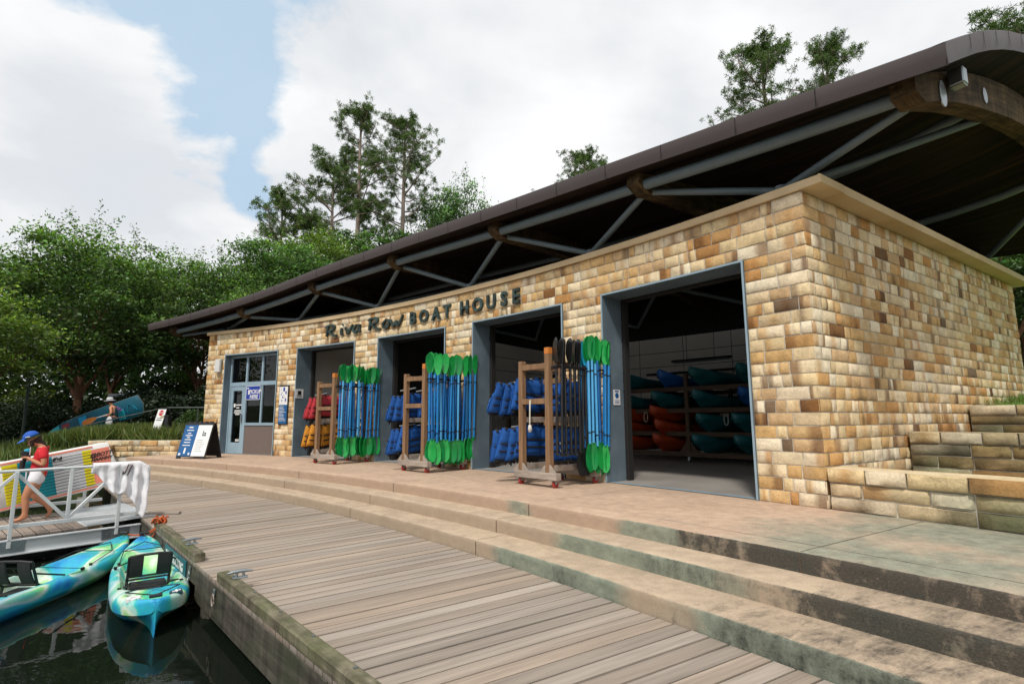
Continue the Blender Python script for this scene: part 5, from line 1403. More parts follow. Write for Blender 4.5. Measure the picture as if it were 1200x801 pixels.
# ------------------------------------------------------------------ people
def skin_mesh(name, chains, m, parent, root=0, subdiv=2):
    """chains: list of [(x,y,z,r), ...]; points that coincide are shared, so limbs join one continuous surface"""
    vs = []; rr_ = []; es = []; idx = {}
    for ch in chains:
        prev = None
        for x, y, z, r in ch:
            k = (round(x, 4), round(y, 4), round(z, 4))
            if k not in idx: idx[k] = len(vs); vs.append((x, y, z)); rr_.append(r)
            if prev is not None and prev != idx[k]: es.append((prev, idx[k]))
            prev = idx[k]
    me = bpy.data.meshes.new(name); me.from_pydata(vs, es, []); o = bpy.data.objects.new(name, me); COL.objects.link(o)
    sk = o.modifiers.new('skin', 'SKIN'); sk.use_smooth_shade = True
    for i, sv in enumerate(me.skin_vertices[0].data): sv.radius = (rr_[i], rr_[i]); sv.use_root = (i == root)
    sb = o.modifiers.new('sub', 'SUBSURF'); sb.levels = subdiv; sb.render_levels = subdiv
    dg = bpy.context.evaluated_depsgraph_get(); dg.update(); nm = bpy.data.meshes.new_from_object(o.evaluated_get(dg)); o.modifiers.clear()
    o.data = nm; bpy.data.meshes.remove(me); nm.materials.clear(); nm.materials.append(m); nm.name = name
    nm.polygons.foreach_set('use_smooth', [True] * len(nm.polygons))
    if parent is not None: o.parent = parent
    return o
def hand_chains(w, h, side):
    """five bent fingers from a palm at h, seen from the wrist w"""
    w = Vector(w); h = Vector(h); d = (h - w).normalized(); up = Vector((0, 0, 1)); lat = d.cross(up)
    if lat.length < .1: lat = Vector((1, 0, 0))
    lat.normalize(); nrm = lat.cross(d); out = []
    for k, (o_, ln) in enumerate(((-.024, .045), (-.008, .055), (.008, .052), (.023, .04))):
        b = h + lat * o_; out.append([(*h, .017), (*b, .0095), (*(b + d * ln * .5 - nrm * .006), .0085), (*(b + d * ln * .75 - nrm * .028), .0075)])
    b = h - d * .02 + lat * -.02 * side; out.append([(*h, .017), (*b, .010), (*(b + d * .02 - lat * .02 * side - nrm * .02), .0085), (*(b + d * .045 - lat * .012 * side - nrm * .03), .0075)])
    return out
def person(label, loc, rz, J, mats, hat):
    t = thing('person', label, 'person', loc, rz)
    P = J['pelvis']; torso = [P, J['waist'], J['chest'], J['neckbase'], J['neck'], J['jaw'], J['crown']]
    ch = [torso]
    ch.append([J['jaw'], J['nose']])
    for s in ('l', 'r'):
        ch.append([J['chest'], J[s + 'sh'], J[s + 'el'], J[s + 'wr'], J[s + 'ha']]); ch += hand_chains(J[s + 'wr'][:3], J[s + 'ha'][:3], 1 if s == 'l' else -1)
        ch.append([P, J[s + 'hip'], J[s + 'th'], J[s + 'kn'], J[s + 'ca'], J[s + 'an'], J[s + 'ba'], J[s + 'to']]); ch.append([J[s + 'an'], J[s + 'he']])
    skin_mesh('body', ch, mats['skin'], t)
    def fat(p, k=1.0, a=.014): return (p[0], p[1], p[2], p[3] * k + a)
    def mid(a, b, f): return tuple(a[i] + (b[i] - a[i]) * f for i in range(4))
    hem = J.get('hem', P)
    sh = [[fat(hem, 1.0, .02), fat(J['waist'], 1.0, .022), fat(J['chest'], 1.03, .018), fat(mid(J['chest'], J['neckbase'], .8), .9)]]
    if mats.get('sleeve', True):
        for s in ('l', 'r'): sh.append([fat(J['chest'], 1.02), fat(J[s + 'sh'], 1.05), fat(mid(J[s + 'sh'], J[s + 'el'], .62), 1.15, .016)])
    skin_mesh('shirt', sh, mats['shirt'], t)
    so = [[fat(J['waist'], .9, .006), fat(P, 1.02, .012)]]
    for s in ('l', 'r'): so.append([fat(P, 1.02, .012), fat(J[s + 'hip'], 1.05, .012), fat(mid(J[s + 'hip'], J[s + 'kn'], mats.get('short_len', .42)), 1.0, .022)])
    skin_mesh('shorts', so, mats['shorts'], t, root=1)
    # hair, eyes
    jaw, cr = Vector(J['jaw'][:3]), Vector(J['crown'][:3]); up = (cr - jaw).normalized(); f = Vector(J['nose'][:3]) - jaw; f = (f - up * f.dot(up)).normalized(); lt = up.cross(f)
    H3 = Matrix((f, lt, up)).transposed()
    r0 = J['crown'][3]
    c = cr - up * .01
    hair = [[(*(c + up * .02 - f * .02), r0 * 1.06), (*(c - f * .05 - up * .03), r0 * .98), (*(c - f * .05 - up * .12), r0 * .7)]]
    for sy in (-1, 1): hair.append([(*(c + up * .02 - f * .02), r0 * 1.06), (*(c - up * .05 + f * .015 + lt * .055 * sy), .034), (*(c - up * .13 + f * .03 + lt * .05 * sy), .022)])
    if J.get('tail'): hair[0] += [(*(c - f * .10 - up * .16), .035), (*(c - f * .09 - up * .30), .018)]
    skin_mesh('hair', hair, mats['hair'], t)
    mb = MB()
    for sy in (-1, 1): mb.box(c - up * .06 + f * (r0 * .93) + lt * .03 * sy, (.012, .02, .009), H3, ch=.003)
    mb.build('eye', M['black'], t)
    # hat
    mb = MB(); rings = []; R0 = r0 * 1.16 + .008
    Mh = Matrix.Translation(c + up * .0) @ H3.to_4x4()
    if hat == 'cap':
        for a in np.linspace(0, PI / 2 - .02, 8): rings.append([Mh @ Vector((R0 * 1.06 * math.cos(a) * math.cos(q), R0 * math.cos(a) * math.sin(q), .015 + R0 * .95 * math.sin(a))) for q in np.linspace(0, 2 * PI, 21)[:-1]])
        mb.loft(rings, cap=True); ho = mb.build('cap', mats['hat'], t, smooth=True)
        mb = MB(); vs = []
        for i in range(7):
            q = -1.0 + 2.0 * i / 6
            for r_, z in ((R0 * .98, .022), (R0 * 1.35, .012), (R0 * (1.45 + .45 * math.cos(q * 1.2)), -.012)): vs.append(Mh @ Vector((r_ * math.cos(q), r_ * math.sin(q) * .95, z)))
        vs += [v + up * .006 for v in vs]
        mb.add(vs, [(3 * i + j, 3 * i + j + 1, 3 * i + 4 + j, 3 * i + 3 + j) for i in range(6) for j in (0, 1)] + [(21 + 3 * i + j, 24 + 3 * i + j, 25 + 3 * i + j, 22 + 3 * i + j) for i in range(6) for j in (0, 1)] + [(3 * i + 2, 23 + 3 * i, 26 + 3 * i, 5 + 3 * i) for i in range(6)])
        mb.build('peak', mats['hat'], ho, smooth=True, angle=50)
        mb = MB(); mb.box(Mh @ Vector((.03, R0 * .99, .03)), (.055, .006, .012), H3 @ Matrix.Rotation(-.25, 3, 'Y')); mb.build('cap_mark', M['white'], ho)
    else:
        for r_, z in ((R0 * 1.75, -.006), (R0 * 1.72, .004), (R0 * 1.08, .02), (R0 * 1.02, .06), (R0 * .92, .105), (R0 * .6, .125), (.01, .12)): rings.append([Mh @ Vector((r_ * math.cos(q), r_ * math.sin(q), z)) for q in np.linspace(0, 2 * PI, 21)[:-1]])
        mb.loft(rings, cap=True); ho = mb.build('sun_hat', mats['hat'], t, smooth=True, angle=50)
        mb = MB(); mb.loft([[Mh @ Vector((R0 * 1.085 * math.cos(q), R0 * 1.085 * math.sin(q), z)) for q in np.linspace(0, 2 * PI, 21)[:-1]] for z in (.022, .045)]); mb.build('hat_band', M['black'], ho, smooth=True)
    return t
J1 = dict(pelvis=(0, 0, .68, .105), waist=(-.015, 0, .81, .092), chest=(-.035, 0, .98, .112), neckbase=(-.015, 0, 1.10, .055), neck=(.02, 0, 1.15, .045), jaw=(.085, 0, 1.175, .062), crown=(.125, 0, 1.26, .078), nose=(.165, 0, 1.14, .014),
    lsh=(-.045, .15, 1.06, .05), lel=(-.075, .20, .83, .038), lwr=(.10, .12, .93, .024), lha=(.155, .085, .965, .022), rsh=(-.03, -.15, 1.06, .05), rel=(-.02, -.21, .83, .038), rwr=(.12, -.09, .92, .024), rha=(.165, -.06, .955, .022),
    lhip=(.005, .085, .63, .085), lth=(.055, .09, .50, .075), lkn=(.105, .09, .355, .052), lca=(.09, .09, .235, .048), lan=(.085, .09, .075, .032), lba=(.165, .09, .03, .028), lto=(.235, .09, .022, .02), lhe=(.06, .09, .03, .03),
    rhip=(-.005, -.085, .63, .085), rth=(.02, -.085, .50, .075), rkn=(.035, -.08, .36, .052), rca=(-.08, -.08, .27, .048), ran=(-.20, -.08, .165, .032), rba=(-.19, -.08, .055, .028), rto=(-.145, -.08, .025, .02), rhe=(-.245, -.08, .14, .028), hem=(.008, 0, .575, .118), tail=1)
p1 = person('person in red jersey, white shorts and blue cap walking barefoot on the gangway', (-7.40, 8.58, -.50), R(216.9), J1, dict(skin=M['skin'], shirt=M['shirt_red'], shorts=M['cloth_white'], hair=M['hair'], hat=M['cap_blue'], short_len=.36), 'cap')
bag = thing('dry_bag', 'small black and teal pouch held at the chest of the red-shirted person', 'pouch', (-7.40, 8.58, -.50), R(216.9))
mb = MB(); mb.box((.165, .03, .99), (.09, .15, .16), Matrix.Rotation(.3, 3, 'Y'), ch=.025); mb.build('pouch_body', M['black_fabric'], bag)
mb = MB(); mb.box((.15, .05, 1.055), (.085, .10, .06), Matrix.Rotation(.4, 3, 'Y'), ch=.02); mb.build('teal_flap', M['blade_cyan'], bag)
mb = MB(); mb.box((.19, .02, .84), (.06, .12, .15), ch=.02); mb.tube([(.16, .02, .93), (.18, .03, .72)], .012, 6); mb.build('hanging_strap', M['black_fabric'], bag)
tw = thing('towel', 'white towel hanging at the chest of the red-shirted person', 'towel', (-7.40, 8.58, -.50), R(216.9))
mb = MB(); mb.loft([[(.115 + .01 * math.sin(y * 60), y, z + .35 * (y - .04)) for y in np.linspace(.0, .10, 6)] for z in np.linspace(1.09, .97, 6)], closed=False)
mb.loft([[(.125 + .008 * math.sin(y * 60), y, z) for y in np.linspace(.045, .11, 5)] for z in np.linspace(.76, .60, 6)], closed=False); o = mb.build('cloth', M['cloth_white'], tw, smooth=True); o.modifiers.new('thickness', 'SOLIDIFY').thickness = .006
J2 = dict(pelvis=(-.05, 0, .86, .12), waist=(.0, 0, 1.0, .105), chest=(.06, 0, 1.20, .125), neckbase=(.11, 0, 1.34, .06), neck=(.14, 0, 1.39, .05), jaw=(.19, 0, 1.44, .066), crown=(.20, 0, 1.545, .083), nose=(.275, 0, 1.45, .015),
    lsh=(.05, .17, 1.29, .052), lel=(-.06, .25, 1.06, .04), lwr=(.14, .24, .98, .026), lha=(.20, .22, .97, .024), rsh=(.08, -.17, 1.29, .052), rel=(.14, -.23, 1.05, .04), rwr=(.30, -.26, .98, .026), rha=(.36, -.27, .97, .024),
    lhip=(-.05, .09, .80, .095), lth=(.02, .09, .64, .08), lkn=(.09, .09, .46, .056), lca=(.05, .09, .30, .052), lan=(.02, .09, .09, .035), lba=(.11, .09, .035, .03), lto=(.18, .09, .025, .022), lhe=(-.02, .09, .035, .032),
    rhip=(-.05, -.09, .80, .095), rth=(-.06, -.09, .64, .08), rkn=(-.06, -.09, .46, .056), rca=(-.15, -.09, .32, .052), ran=(-.24, -.09, .16, .035), rba=(-.22, -.09, .06, .03), rto=(-.17, -.09, .03, .022), rhe=(-.28, -.09, .13, .03), hem=(-.03, 0, .90, .118))
p2 = person('person in white sun hat and dark swimwear carrying the teal board up the bank', (-14.72, 20.05, .22), R(184), J2, dict(skin=M['skin_pink'], shirt=M['navy'], shorts=M['navy'], hair=M['hair'], hat=M['cloth_white'], sleeve=False, short_len=.3), 'hat')
t = thing('kayak_paddle', 'orange-bladed paddle held low by the person in the white sun hat', 'paddle', (-14.72, 20.05, .22), R(184))
mb = MB(); mb.tube([(.10, .24, 1.02), (.42, .30, .90)], .016, 8); mb.build('shaft', M['white'], t)
mb = MB(); blade_mesh(mb, 0, .50, .20); o = mb.build('blade', M['orange_paint'], t, smooth=True, angle=60); o.location = (.40, .30, .91); o.rotation_euler = (R(0), R(118), R(8))
t = thing('carry_bag', 'white cloth bag at the hip of the person in the sun hat', 'bag', (-14.72, 20.05, .22), R(184))
mb = MB(); rings = [[(.0 + w * math.cos(q), .24 + w * .6 * math.sin(q), z) for q in np.linspace(0, 2 * PI, 13)[:-1]] for z, w in ((.95, .04), (.88, .09), (.72, .12), (.60, .11), (.56, .05))]; mb.loft(rings, cap=True); mb.build('bag_body', M['cloth_white'], t, smooth=True)
mb = MB(); mb.tube([(.0, .24, .94), (.02, .22, 1.2), (.06, .15, 1.36)], .012, 6); mb.build('bag_strap', M['gold'], t)

# ------------------------------------------------------------------ stone planters beside the building
LOWC = [0, .15, .30, .455]
def greenish(u, z):
    n = mnoise.noise(Vector((u * 1.4, z * 3, 1.0))); g = sstep(.6, 1.7, u) * (.55 + .5 * n) * (1.0 - .6 * sstep(.25, .42, z)); b = .75 * max(0, mnoise.noise(Vector((u * 2.3, z * 4, 7.0))) - .05) * (1 - .6 * sstep(.3, .45, z))
    return min(.75, max(0, g)), min(.8, max(0, b))
def mossy(u, z):
    n = mnoise.noise(Vector((u * 1.7, z * 3, 4.0))); return min(.55, max(0, .26 + .5 * n)), min(.8, max(0, .28 + .7 * mnoise.noise(Vector((u * 2.1, z * 5, 2.0)))))
def planter(label, s_a, s_b, d, z0, courses, green, back, fm_end=None, dark=.1, sm=.02):
    t = thing('stone_planter', label, 'planter wall', tuple(W((s_a + s_b) / 2, d + .2, z0)))
    mb = MB(); fm = lambda u, z, off: W(s_a - u, d - off, z0 + z)
    stone_wall(mb, fm, 0, s_a - s_b, courses[:-1], (), out=.02, rough=.02, l0=.32, l1=.7, green=green, dark=dark); mb.build('stone_face', M['stone'], t, world=True, smooth=True, angle=62)
    mb = MB(); fm2 = lambda u, z, off: W(s_a - u, d - off - .022, z0 + z)
    stone_wall(mb, fm2, 0, s_a - s_b, courses[-2:], (), out=.022, rough=.018, l0=.35, l1=.6, green=lambda u, z: tuple(x * .6 for x in green(u, z)), dark=dark * .3)
    # top of the coping
    top = z0 + courses[-1]; n = 14; vs = []; cs = []
    for i in range(n + 1):
        s = s_a + (s_b - s_a) * i / n
        for q in (-.032, .1, .25, .40): vs.append(W(s, d + q, top - (.004 if q > 0 else .008) + .008 * mnoise.noise(Vector((s * 3, q * 6, d))))); cs.append(lerp(rnd.choice(PAL_CREAM), (.09, .10, .06), .15 if d < 1 else .45))
    mb.add(vs, [(4 * i + j, 4 * i + j + 1, 4 * i + 5 + j, 4 * i + 4 + j) for i in range(n) for j in range(3)], cs)
    mb.build('coping', M['stone'], t, world=True, smooth=True, angle=62)
    mb = MB(); n = 8; vs = []
    for i in range(n + 1):
        s = s_a + (s_b - s_a) * i / n; vs += [W(s, d + .004, z0 - .3), W(s, d + .004, top - .012), W(s, d + .41, top - .012), W(s, d + .41, z0 - .3)]
    mb.add(vs, [(4 * i + j, 4 * i + j + 1, 4 * i + 5 + j, 4 * i + 4 + j) for i in range(n) for j in range(3)] + [(0, 1, 2, 3), (4 * n, 4 * n + 3, 4 * n + 2, 4 * n + 1)]); mb.build('mortar_core', M['mortar'], t, world=True)
    mb = MB(); vs = []
    for i in range(n + 1):
        s = s_a + (s_b - s_a) * i / n; vs += [W(s, d + .40, top - .40), W(s, back, top - .38)]
    mb.add(vs, [(2 * i, 2 * i + 1, 2 * i + 3, 2 * i + 2) for i in range(n)]); mb.build('soil', M['soil'], t, world=True)
    return t
planter('long low stone planter wall stained green, nearest step of three beside the end wall', -.03, -9, .03, 0, LOWC, greenish, 2.35)
planter('dark mossy stone planter wall, middle step of three beside the end wall', -.04, -9, 2.3, .05, [0, .155, .31, .46, .615, .77], mossy, 4.85, dark=.32)
planter('dark brown stone planter wall, highest step of three beside the end wall', -.04, -9, 4.8, .44, [0, .15, .30, .45, .60, .76], mossy, 9.5, dark=.36)
t = thing('lawn_mound', None, None, tuple(W(-3, 8, 1.2))); t['kind'] = 'structure'
mb = MB(); vs = []; n = 12
for i in range(n + 1):
    s = -.06 - 9 * i / n
    for d, z in ((5.25, 1.185), (7.0, 1.30), (9.4, 1.5), (13, 2.0), (22, 2.9)): vs.append(W(s, d, z + .03 * mnoise.noise(Vector((s, d, 0)))))
mb.add(vs, [(5 * i + j, 5 * i + j + 1, 5 * i + 6 + j, 5 * i + 5 + j) for i in range(n) for j in range(4)]); mb.build('lawn', mat('sunny_lawn', hexc('#5c7a2c'), .95, var=.3, scale=9, bmp=.8, bscale=60), t, world=True)

# ------------------------------------------------------------------ left bank: low wall, terrace slabs, handrail, grasses
def line_wall(label, A, B, z0, courses, green, thick=.4):
    A = Vector((*A, 0)); B = Vector((*B, 0)); L = (B - A).length; dr = (B - A) / L; nn = Vector((dr.y, -dr.x, 0))
    t = thing('stone_wall', label, 'stone wall', tuple((A + B) / 2 + Vector((0, 0, z0))))
    mb = MB(); stone_wall(mb, lambda u, z, off: A + dr * u + nn * off + Vector((0, 0, z0 + z)), 0, L, courses, (), out=.02, rough=.02, l0=.25, l1=.6, green=green); mb.build('stone_face', M['stone'], t, world=True, smooth=True, angle=62)
    mb = MB(); stone_wall(mb, lambda u, z, off: B - nn * (u) + dr * off + Vector((0, 0, z0 + z)), 0, thick, courses, (), l0=.2, l1=.4); mb.build('stone_end', M['stone'], t, world=True, smooth=True, angle=62)
    mb = MB(); mb.bar(A - nn * (thick / 2) + Vector((0, 0, z0 + courses[-1] / 2 - .1)), B - nn * (thick / 2) + Vector((0, 0, z0 + courses[-1] / 2 - .1)), thick - .008, courses[-1] + .19); mb.build('wall_core', M['mortar'], t, world=True)
    return t
line_wall('low stone retaining wall at the far end of the curved steps', (-12.7, 16.35), (-9.95, 16.28), -.05, [0, .16, .32, .48], lambda u, z: (.04, .12 + .55 * max(0, mnoise.noise(Vector((u * 3, z * 5, 0))))))
line_wall('short stone retaining wall facing the head of the steps', (-11.6, 15.2), (-11.9, 16.3), -.5, [0, .16, .32, .48, .64, .80], lambda u, z: (.08, .15), .3)
for k, (x0, x1, y, z, lab) in enumerate(((-13.9, -10.7, 18.6, .62, 'lower pale slab of the terrace behind the low stone wall'), (-13.8, -10.6, 19.4, .88, 'upper pale slab of the terrace behind the low stone wall'))):
    t = thing('terrace_slab', lab, 'terrace slab', ((x0 + x1) / 2, y, z - .1)); mb = MB(); mb.box((0, 0, 0), (x1 - x0, .5, .22), ch=.01); mb.build('slab', M['plaza'], t)
    mb.c = mb.c
hr = thing('handrail', 'dull steel handrail descending the bank behind the terrace', 'handrail', (-13.5, 18.9, .5))
mb = MB()
top = [(-18.3, 18.7, .03), (-16.08, 18.7, .47), (-14.67, 18.8, .88), (-12.25, 18.8, 1.42), (-11.9, 18.8, 1.46), (-10.3, 18.8, 1.46)]
mb.tube(top, .022, 8); mb.build('top_rail', M['rail_metal'], hr, world=True, smooth=True, angle=40)
mb = MB(); mb.tube([(x, y, z - .52) for x, y, z in top[2:5]], .016, 8); mb.tube([(-16.4, 18.2, -.05), (-15.0, 18.2, .05), (-13.6, 18.4, .42)], .016, 8); mb.build('lower_rail', M['rail_metal'], hr, world=True, smooth=True, angle=40)
for x, z in ((-17.5, .2), (-14.67, .88), (-12.15, 1.44), (-10.9, 1.46)):
    mb = MB(); mb.tube([(x, 18.8, z - 1.1), (x, 18.8, z)], .022, 8); mb.build('rail_post', M['rail_metal'], hr, world=True)
lp = thing('lamp_post', 'slim dark green lamp post with lantern head among the trees', 'lamp post', (-17.25, 19.2, .0))
mb = MB(); mb.tube([(0, 0, 0), (0, 0, .5)], .075, 10); mb.tube([(0, 0, .5), (0, 0, 3.0)], .05, 10); mb.build('pole', mat('lamp_green', hexc('#22302a'), .5), lp)
mb = MB(); mb.loft([[(r * math.cos(q), r * math.sin(q), z) for q in np.linspace(0, 2 * PI, 9)[:-1]] for r, z in ((.06, 3.0), (.16, 3.1), (.19, 3.55), (.24, 3.58), (.05, 3.8))], cap=True); mb.build('lantern', M['galv'], lp, smooth=True, angle=40)

# blades and leaves -------------------------------------------------
nrg = np.random.default_rng(11)
def leaf_object(name, cen, size, col, m, parent=None, nrm=None, aspect=.5, up_bias=.4, loc=None, dirs=None):
    """many small folded leaf quads; cen (N,3), size (N,), col (N,3)"""
    N = len(cen); cen = np.asarray(cen, 'f')
    if dirs is None:
        d = nrg.normal(size=(N, 3)); d[:, 2] = d[:, 2] * .6 - .1
    else: d = np.asarray(dirs)
    d /= np.linalg.norm(d, axis=1, keepdims=True) + 1e-9
    n0 = nrg.normal(size=(N, 3)); n0[:, 2] += up_bias * 2; n0 /= np.linalg.norm(n0, axis=1, keepdims=True)
    w = np.cross(d, n0); w /= np.linalg.norm(w, axis=1, keepdims=True) + 1e-9
    s = np.asarray(size)[:, None]; a = aspect
    v = np.stack([cen - d * s * .5, cen + w * s * a * .5, cen + d * s * .5, cen - w * s * a * .5], axis=1).reshape(-1, 3)
    me = bpy.data.meshes.new(name); me.vertices.add(4 * N); me.vertices.foreach_set('co', v.astype('f').ravel())
    me.loops.add(4 * N); me.loops.foreach_set('vertex_index', np.arange(4 * N, dtype='i')); me.polygons.add(N); me.polygons.foreach_set('loop_start', np.arange(0, 4 * N, 4, dtype='i')); me.polygons.foreach_set('loop_total', np.full(N, 4, 'i'))
    ca = me.attributes.new('Col', 'FLOAT_COLOR', 'POINT'); cc = np.ones((4 * N, 4), 'f'); cc[:, :3] = np.repeat(np.asarray(col, 'f'), 4, axis=0); ca.data.foreach_set('color', cc.ravel())
    me.materials.append(m); me.update(); me.validate()
    o = bpy.data.objects.new(name, me); COL.objects.link(o)
    if parent is not None: o.parent = parent
    if loc is not None: o.location = loc
    return o
def leaf_cols(N, base, var=.3, warm=0.0):
    k = np.exp(nrg.normal(0, var, N))[:, None]; c = np.array(base)[None, :] * k; c[:, 0] *= 1 + nrg.normal(warm, .15, N); return np.clip(c, .002, .6)
def make_oak(name, H, spread, base_z, n_clump, per, leafsize, base, seed, trunk_r=.14, sprigs=10, bark='bark', cl_r=.5):
    rg = np.random.default_rng(seed); rr2 = random.Random(seed)
    t = thing(name, None, 'tree'); mb = MB()
    fork = base_z * rr2.uniform(.6, .8)
    ends = []
    def limb(p, d, L, r, depth):
        pts = [p]; rs = [r]; n = 5
        for i in range(n):
            d = (d + Vector((rr2.gauss(0, .13), rr2.gauss(0, .13), rr2.gauss(.05, .08)))).normalized(); pts.append(pts[-1] + d * L / n); rs.append(r * (1 - .5 * (i + 1) / n))
        mb.tube(pts, rs, 7 if depth < 2 else 5, cap=False)
        if depth < 3:
            for k in range(3 if depth else 4):
                i = rr2.randint(2, n); nd_ = (d + Vector((rr2.gauss(0, .7), rr2.gauss(0, .7), rr2.gauss(.15, .35)))).normalized(); limb(pts[i], nd_, L * rr2.uniform(.55, .8), rs[i] * .62, depth + 1)
        ends.extend(pts[2:])
    mb.tube([(0, 0, -.4), (.02, 0, fork * .5), (0, .03, fork)], [trunk_r * 1.35, trunk_r, trunk_r * .9], 9)
    for k in range(4):
        a = k * PI / 2 + rr2.uniform(-.5, .5); limb(Vector((0, .03, fork - .1)), Vector((math.cos(a) * .5, math.sin(a) * .5, 1)).normalized(), (H - fork) * .42, trunk_r * .6, 1)
    mb.build('trunk', M[bark], t, smooth=True)
    # clumps over a broad irregular crown, denser outside
    cen = []; zc = (H + base_z) / 2; hz = (H - base_z) / 2
    while len(cen) < n_clump:
        v = rg.normal(size=3); v /= np.linalg.norm(v); r = rg.uniform(.25, 1) ** .5
        lump = 1 + .22 * mnoise.noise(Vector((v[0] * 2.2 + seed, v[1] * 2.2, v[2] * 2.2)))
        p = np.array([v[0] * spread * r * lump, v[1] * spread * r * lump, zc + v[2] * hz * r * lump])
        if p[2] < base_z - .4: continue
        cen.append(p)
    cen = np.array(cen)
    L = []; sz = []; tone = []
    for c in cen:
        n = int(per * rg.uniform(.5, 1.5)); q = rg.normal(size=(n, 3)) * np.array([cl_r, cl_r, cl_r * .5]) * rg.uniform(.45, 1.1) * .85; L.append(c + q); qz = np.clip(1 + .75 * q[:, 2] / (cl_r * .5), .35, 1.9); sz.append(leafsize * rg.uniform(.7, 1.35, n))  # clump tops coloured lighter, undersides darker
        out = np.linalg.norm((c - [0, 0, zc]) / [spread, spread, hz]); tone.append(qz * (.30 + .75 * min(1, out)) * rg.uniform(.5, 1.45) * (1 + .45 * np.clip((c[2] - zc) / hz, -1, 1)))  # painted shading: leaf colour lighter outside and high up, darker within and below
    for k in range(sprigs):   # leafy shoots standing out of the top
        a = rg.uniform(0, 2 * PI); r = spread * rg.uniform(.1, .8); p = np.array([math.cos(a) * r, math.sin(a) * r, zc + hz * math.sqrt(max(0, 1 - (r / spread) ** 2)) - .3]); n = int(per * .8); u = rg.uniform(0, 1, n)
        L.append(p + np.outer(u, [rg.normal(0, .25), rg.normal(0, .25), rg.uniform(.9, 1.6)]) + rg.normal(size=(n, 3)) * .10); sz.append(leafsize * rg.uniform(.6, 1.0, n)); tone.append(np.full(n, 1.1))
    L = np.concatenate(L); sz = np.concatenate(sz); tone = np.concatenate(tone)
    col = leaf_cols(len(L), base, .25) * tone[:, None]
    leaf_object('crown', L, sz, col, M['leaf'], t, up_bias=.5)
    return t
def make_pine(name, H, crown0, spread, seed, nb=26, bark='bark_grey', tuft=.22, per=80, top_w=1.0):
    rg = np.random.default_rng(seed); rr2 = random.Random(seed)
    t = thing(name, None, 'pine tree'); mb = MB()
    pts = [(0, 0, -1)]; n = 9; dx = dy = 0
    for i in range(1, n + 1):
        dx += rr2.gauss(0, .012 * H / n * 2); dy += rr2.gauss(0, .012 * H / n * 2); pts.append((dx, dy, H * .97 * i / n))
    rs = [.012 * H * (1 - .85 * i / n) + .03 for i in range(n + 1)]
    mb.tube(pts, rs, 9)
    def at(z):
        for a, b in zip(pts[:-1], pts[1:]):
            if a[2] <= z <= b[2]: return Vector(a).lerp(Vector(b), (z - a[2]) / (b[2] - a[2]))
        return Vector(pts[-1])
    L = []; D = []; sz = []; tone = []
    def tuftat(p, k=1.0):
        n = int(per * rg.uniform(.6, 1.4) * k); d = rg.normal(size=(n, 3)); d[:, 2] += .45; d /= np.linalg.norm(d, axis=1, keepdims=True); s = tuft * rg.uniform(.6, 1.2, n) * (k ** .3)
        L.append(np.array(p) + d * s[:, None] * rg.uniform(.4, 1.25, n)[:, None]); D.append(d); sz.append(s); tone.append(np.full(n, rg.uniform(.6, 1.35)))
    for b in range(nb):
        f = (b + rr2.random()) / nb; z = crown0 + (H - crown0) * f; a = rr2.uniform(0, 2 * PI)
        prof = math.sin(PI * min(1, .18 + .80 * f)) ** .7; Lb = spread * prof * rr2.uniform(.55, 1.1) * (top_w if f > .6 else 1); p = at(min(z, H * .96)); d = Vector((math.cos(a), math.sin(a), rr2.uniform(-.05, .45) + .4 * f)).normalized(); bp = [p]; m_ = 5
        for i in range(m_): d = (d + Vector((rr2.gauss(0, .16), rr2.gauss(0, .16), rr2.gauss(.05, .12)))).normalized(); bp.append(bp[-1] + d * Lb / m_)
        mb.tube(bp, [.03 + .02 * Lb * (1 - i / m_) * .5 for i in range(m_ + 1)], 5, cap=False)
        for i in range(2, m_ + 1):
            for q in range(3 if i < m_ else 4):
                off = Vector((rr2.gauss(0, .2), rr2.gauss(0, .2), rr2.gauss(.06, .1))) * Lb; e = bp[i] + off * .8; mb.tube([bp[i], e], [.02, .012], 4, cap=False); tuftat(e, .8); tuftat(e + Vector((rr2.gauss(0, .3), rr2.gauss(0, .3), rr2.gauss(.05, .12))), .6); tuftat(e + Vector((rr2.gauss(0, .3), rr2.gauss(0, .3), rr2.gauss(.05, .12))), .5)
    for q in range(5): tuftat(Vector(pts[-1]) + Vector((rr2.gauss(0, .35), rr2.gauss(0, .35), rr2.uniform(-.3, .6))))
    mb.build('trunk', M[bark], t, smooth=True)
    L = np.concatenate(L); D = np.concatenate(D); sz = np.concatenate(sz); tone = np.concatenate(tone)
    leaf_object('crown', L, sz, leaf_cols(len(L), (.11, .175, .05), .25) * tone[:, None], M['needle'], t, aspect=.2, dirs=D)
    return t
def put(proto, used, loc, rz, label, sc=1.0, group=None):
    if proto['_n'] == 0: o = proto['o']; o.location = loc; o.rotation_euler = (0, 0, rz); o.scale = sc if isinstance(sc, tuple) else (sc,) * 3; o['label'] = label; o['category'] = o.get('category', 'tree')
    else: o = copy_tree(proto['o'], loc, rz, label, None, None, sc)
    if group: o['group'] = group
    proto['_n'] += 1; return o
class Pr(dict): pass
def P_(o): return {'o': o, '_n': 0}
GB = 'broadleaf trees on the left bank'
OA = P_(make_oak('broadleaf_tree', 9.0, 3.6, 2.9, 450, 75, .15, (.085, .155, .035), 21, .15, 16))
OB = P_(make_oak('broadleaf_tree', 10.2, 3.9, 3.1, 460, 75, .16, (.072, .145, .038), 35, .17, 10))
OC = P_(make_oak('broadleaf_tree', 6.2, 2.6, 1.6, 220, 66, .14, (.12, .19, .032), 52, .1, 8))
OD = P_(make_oak('broadleaf_tree', 13, 4.4, 5, 400, 70, .21, (.072, .14, .035), 77, .2, 8))
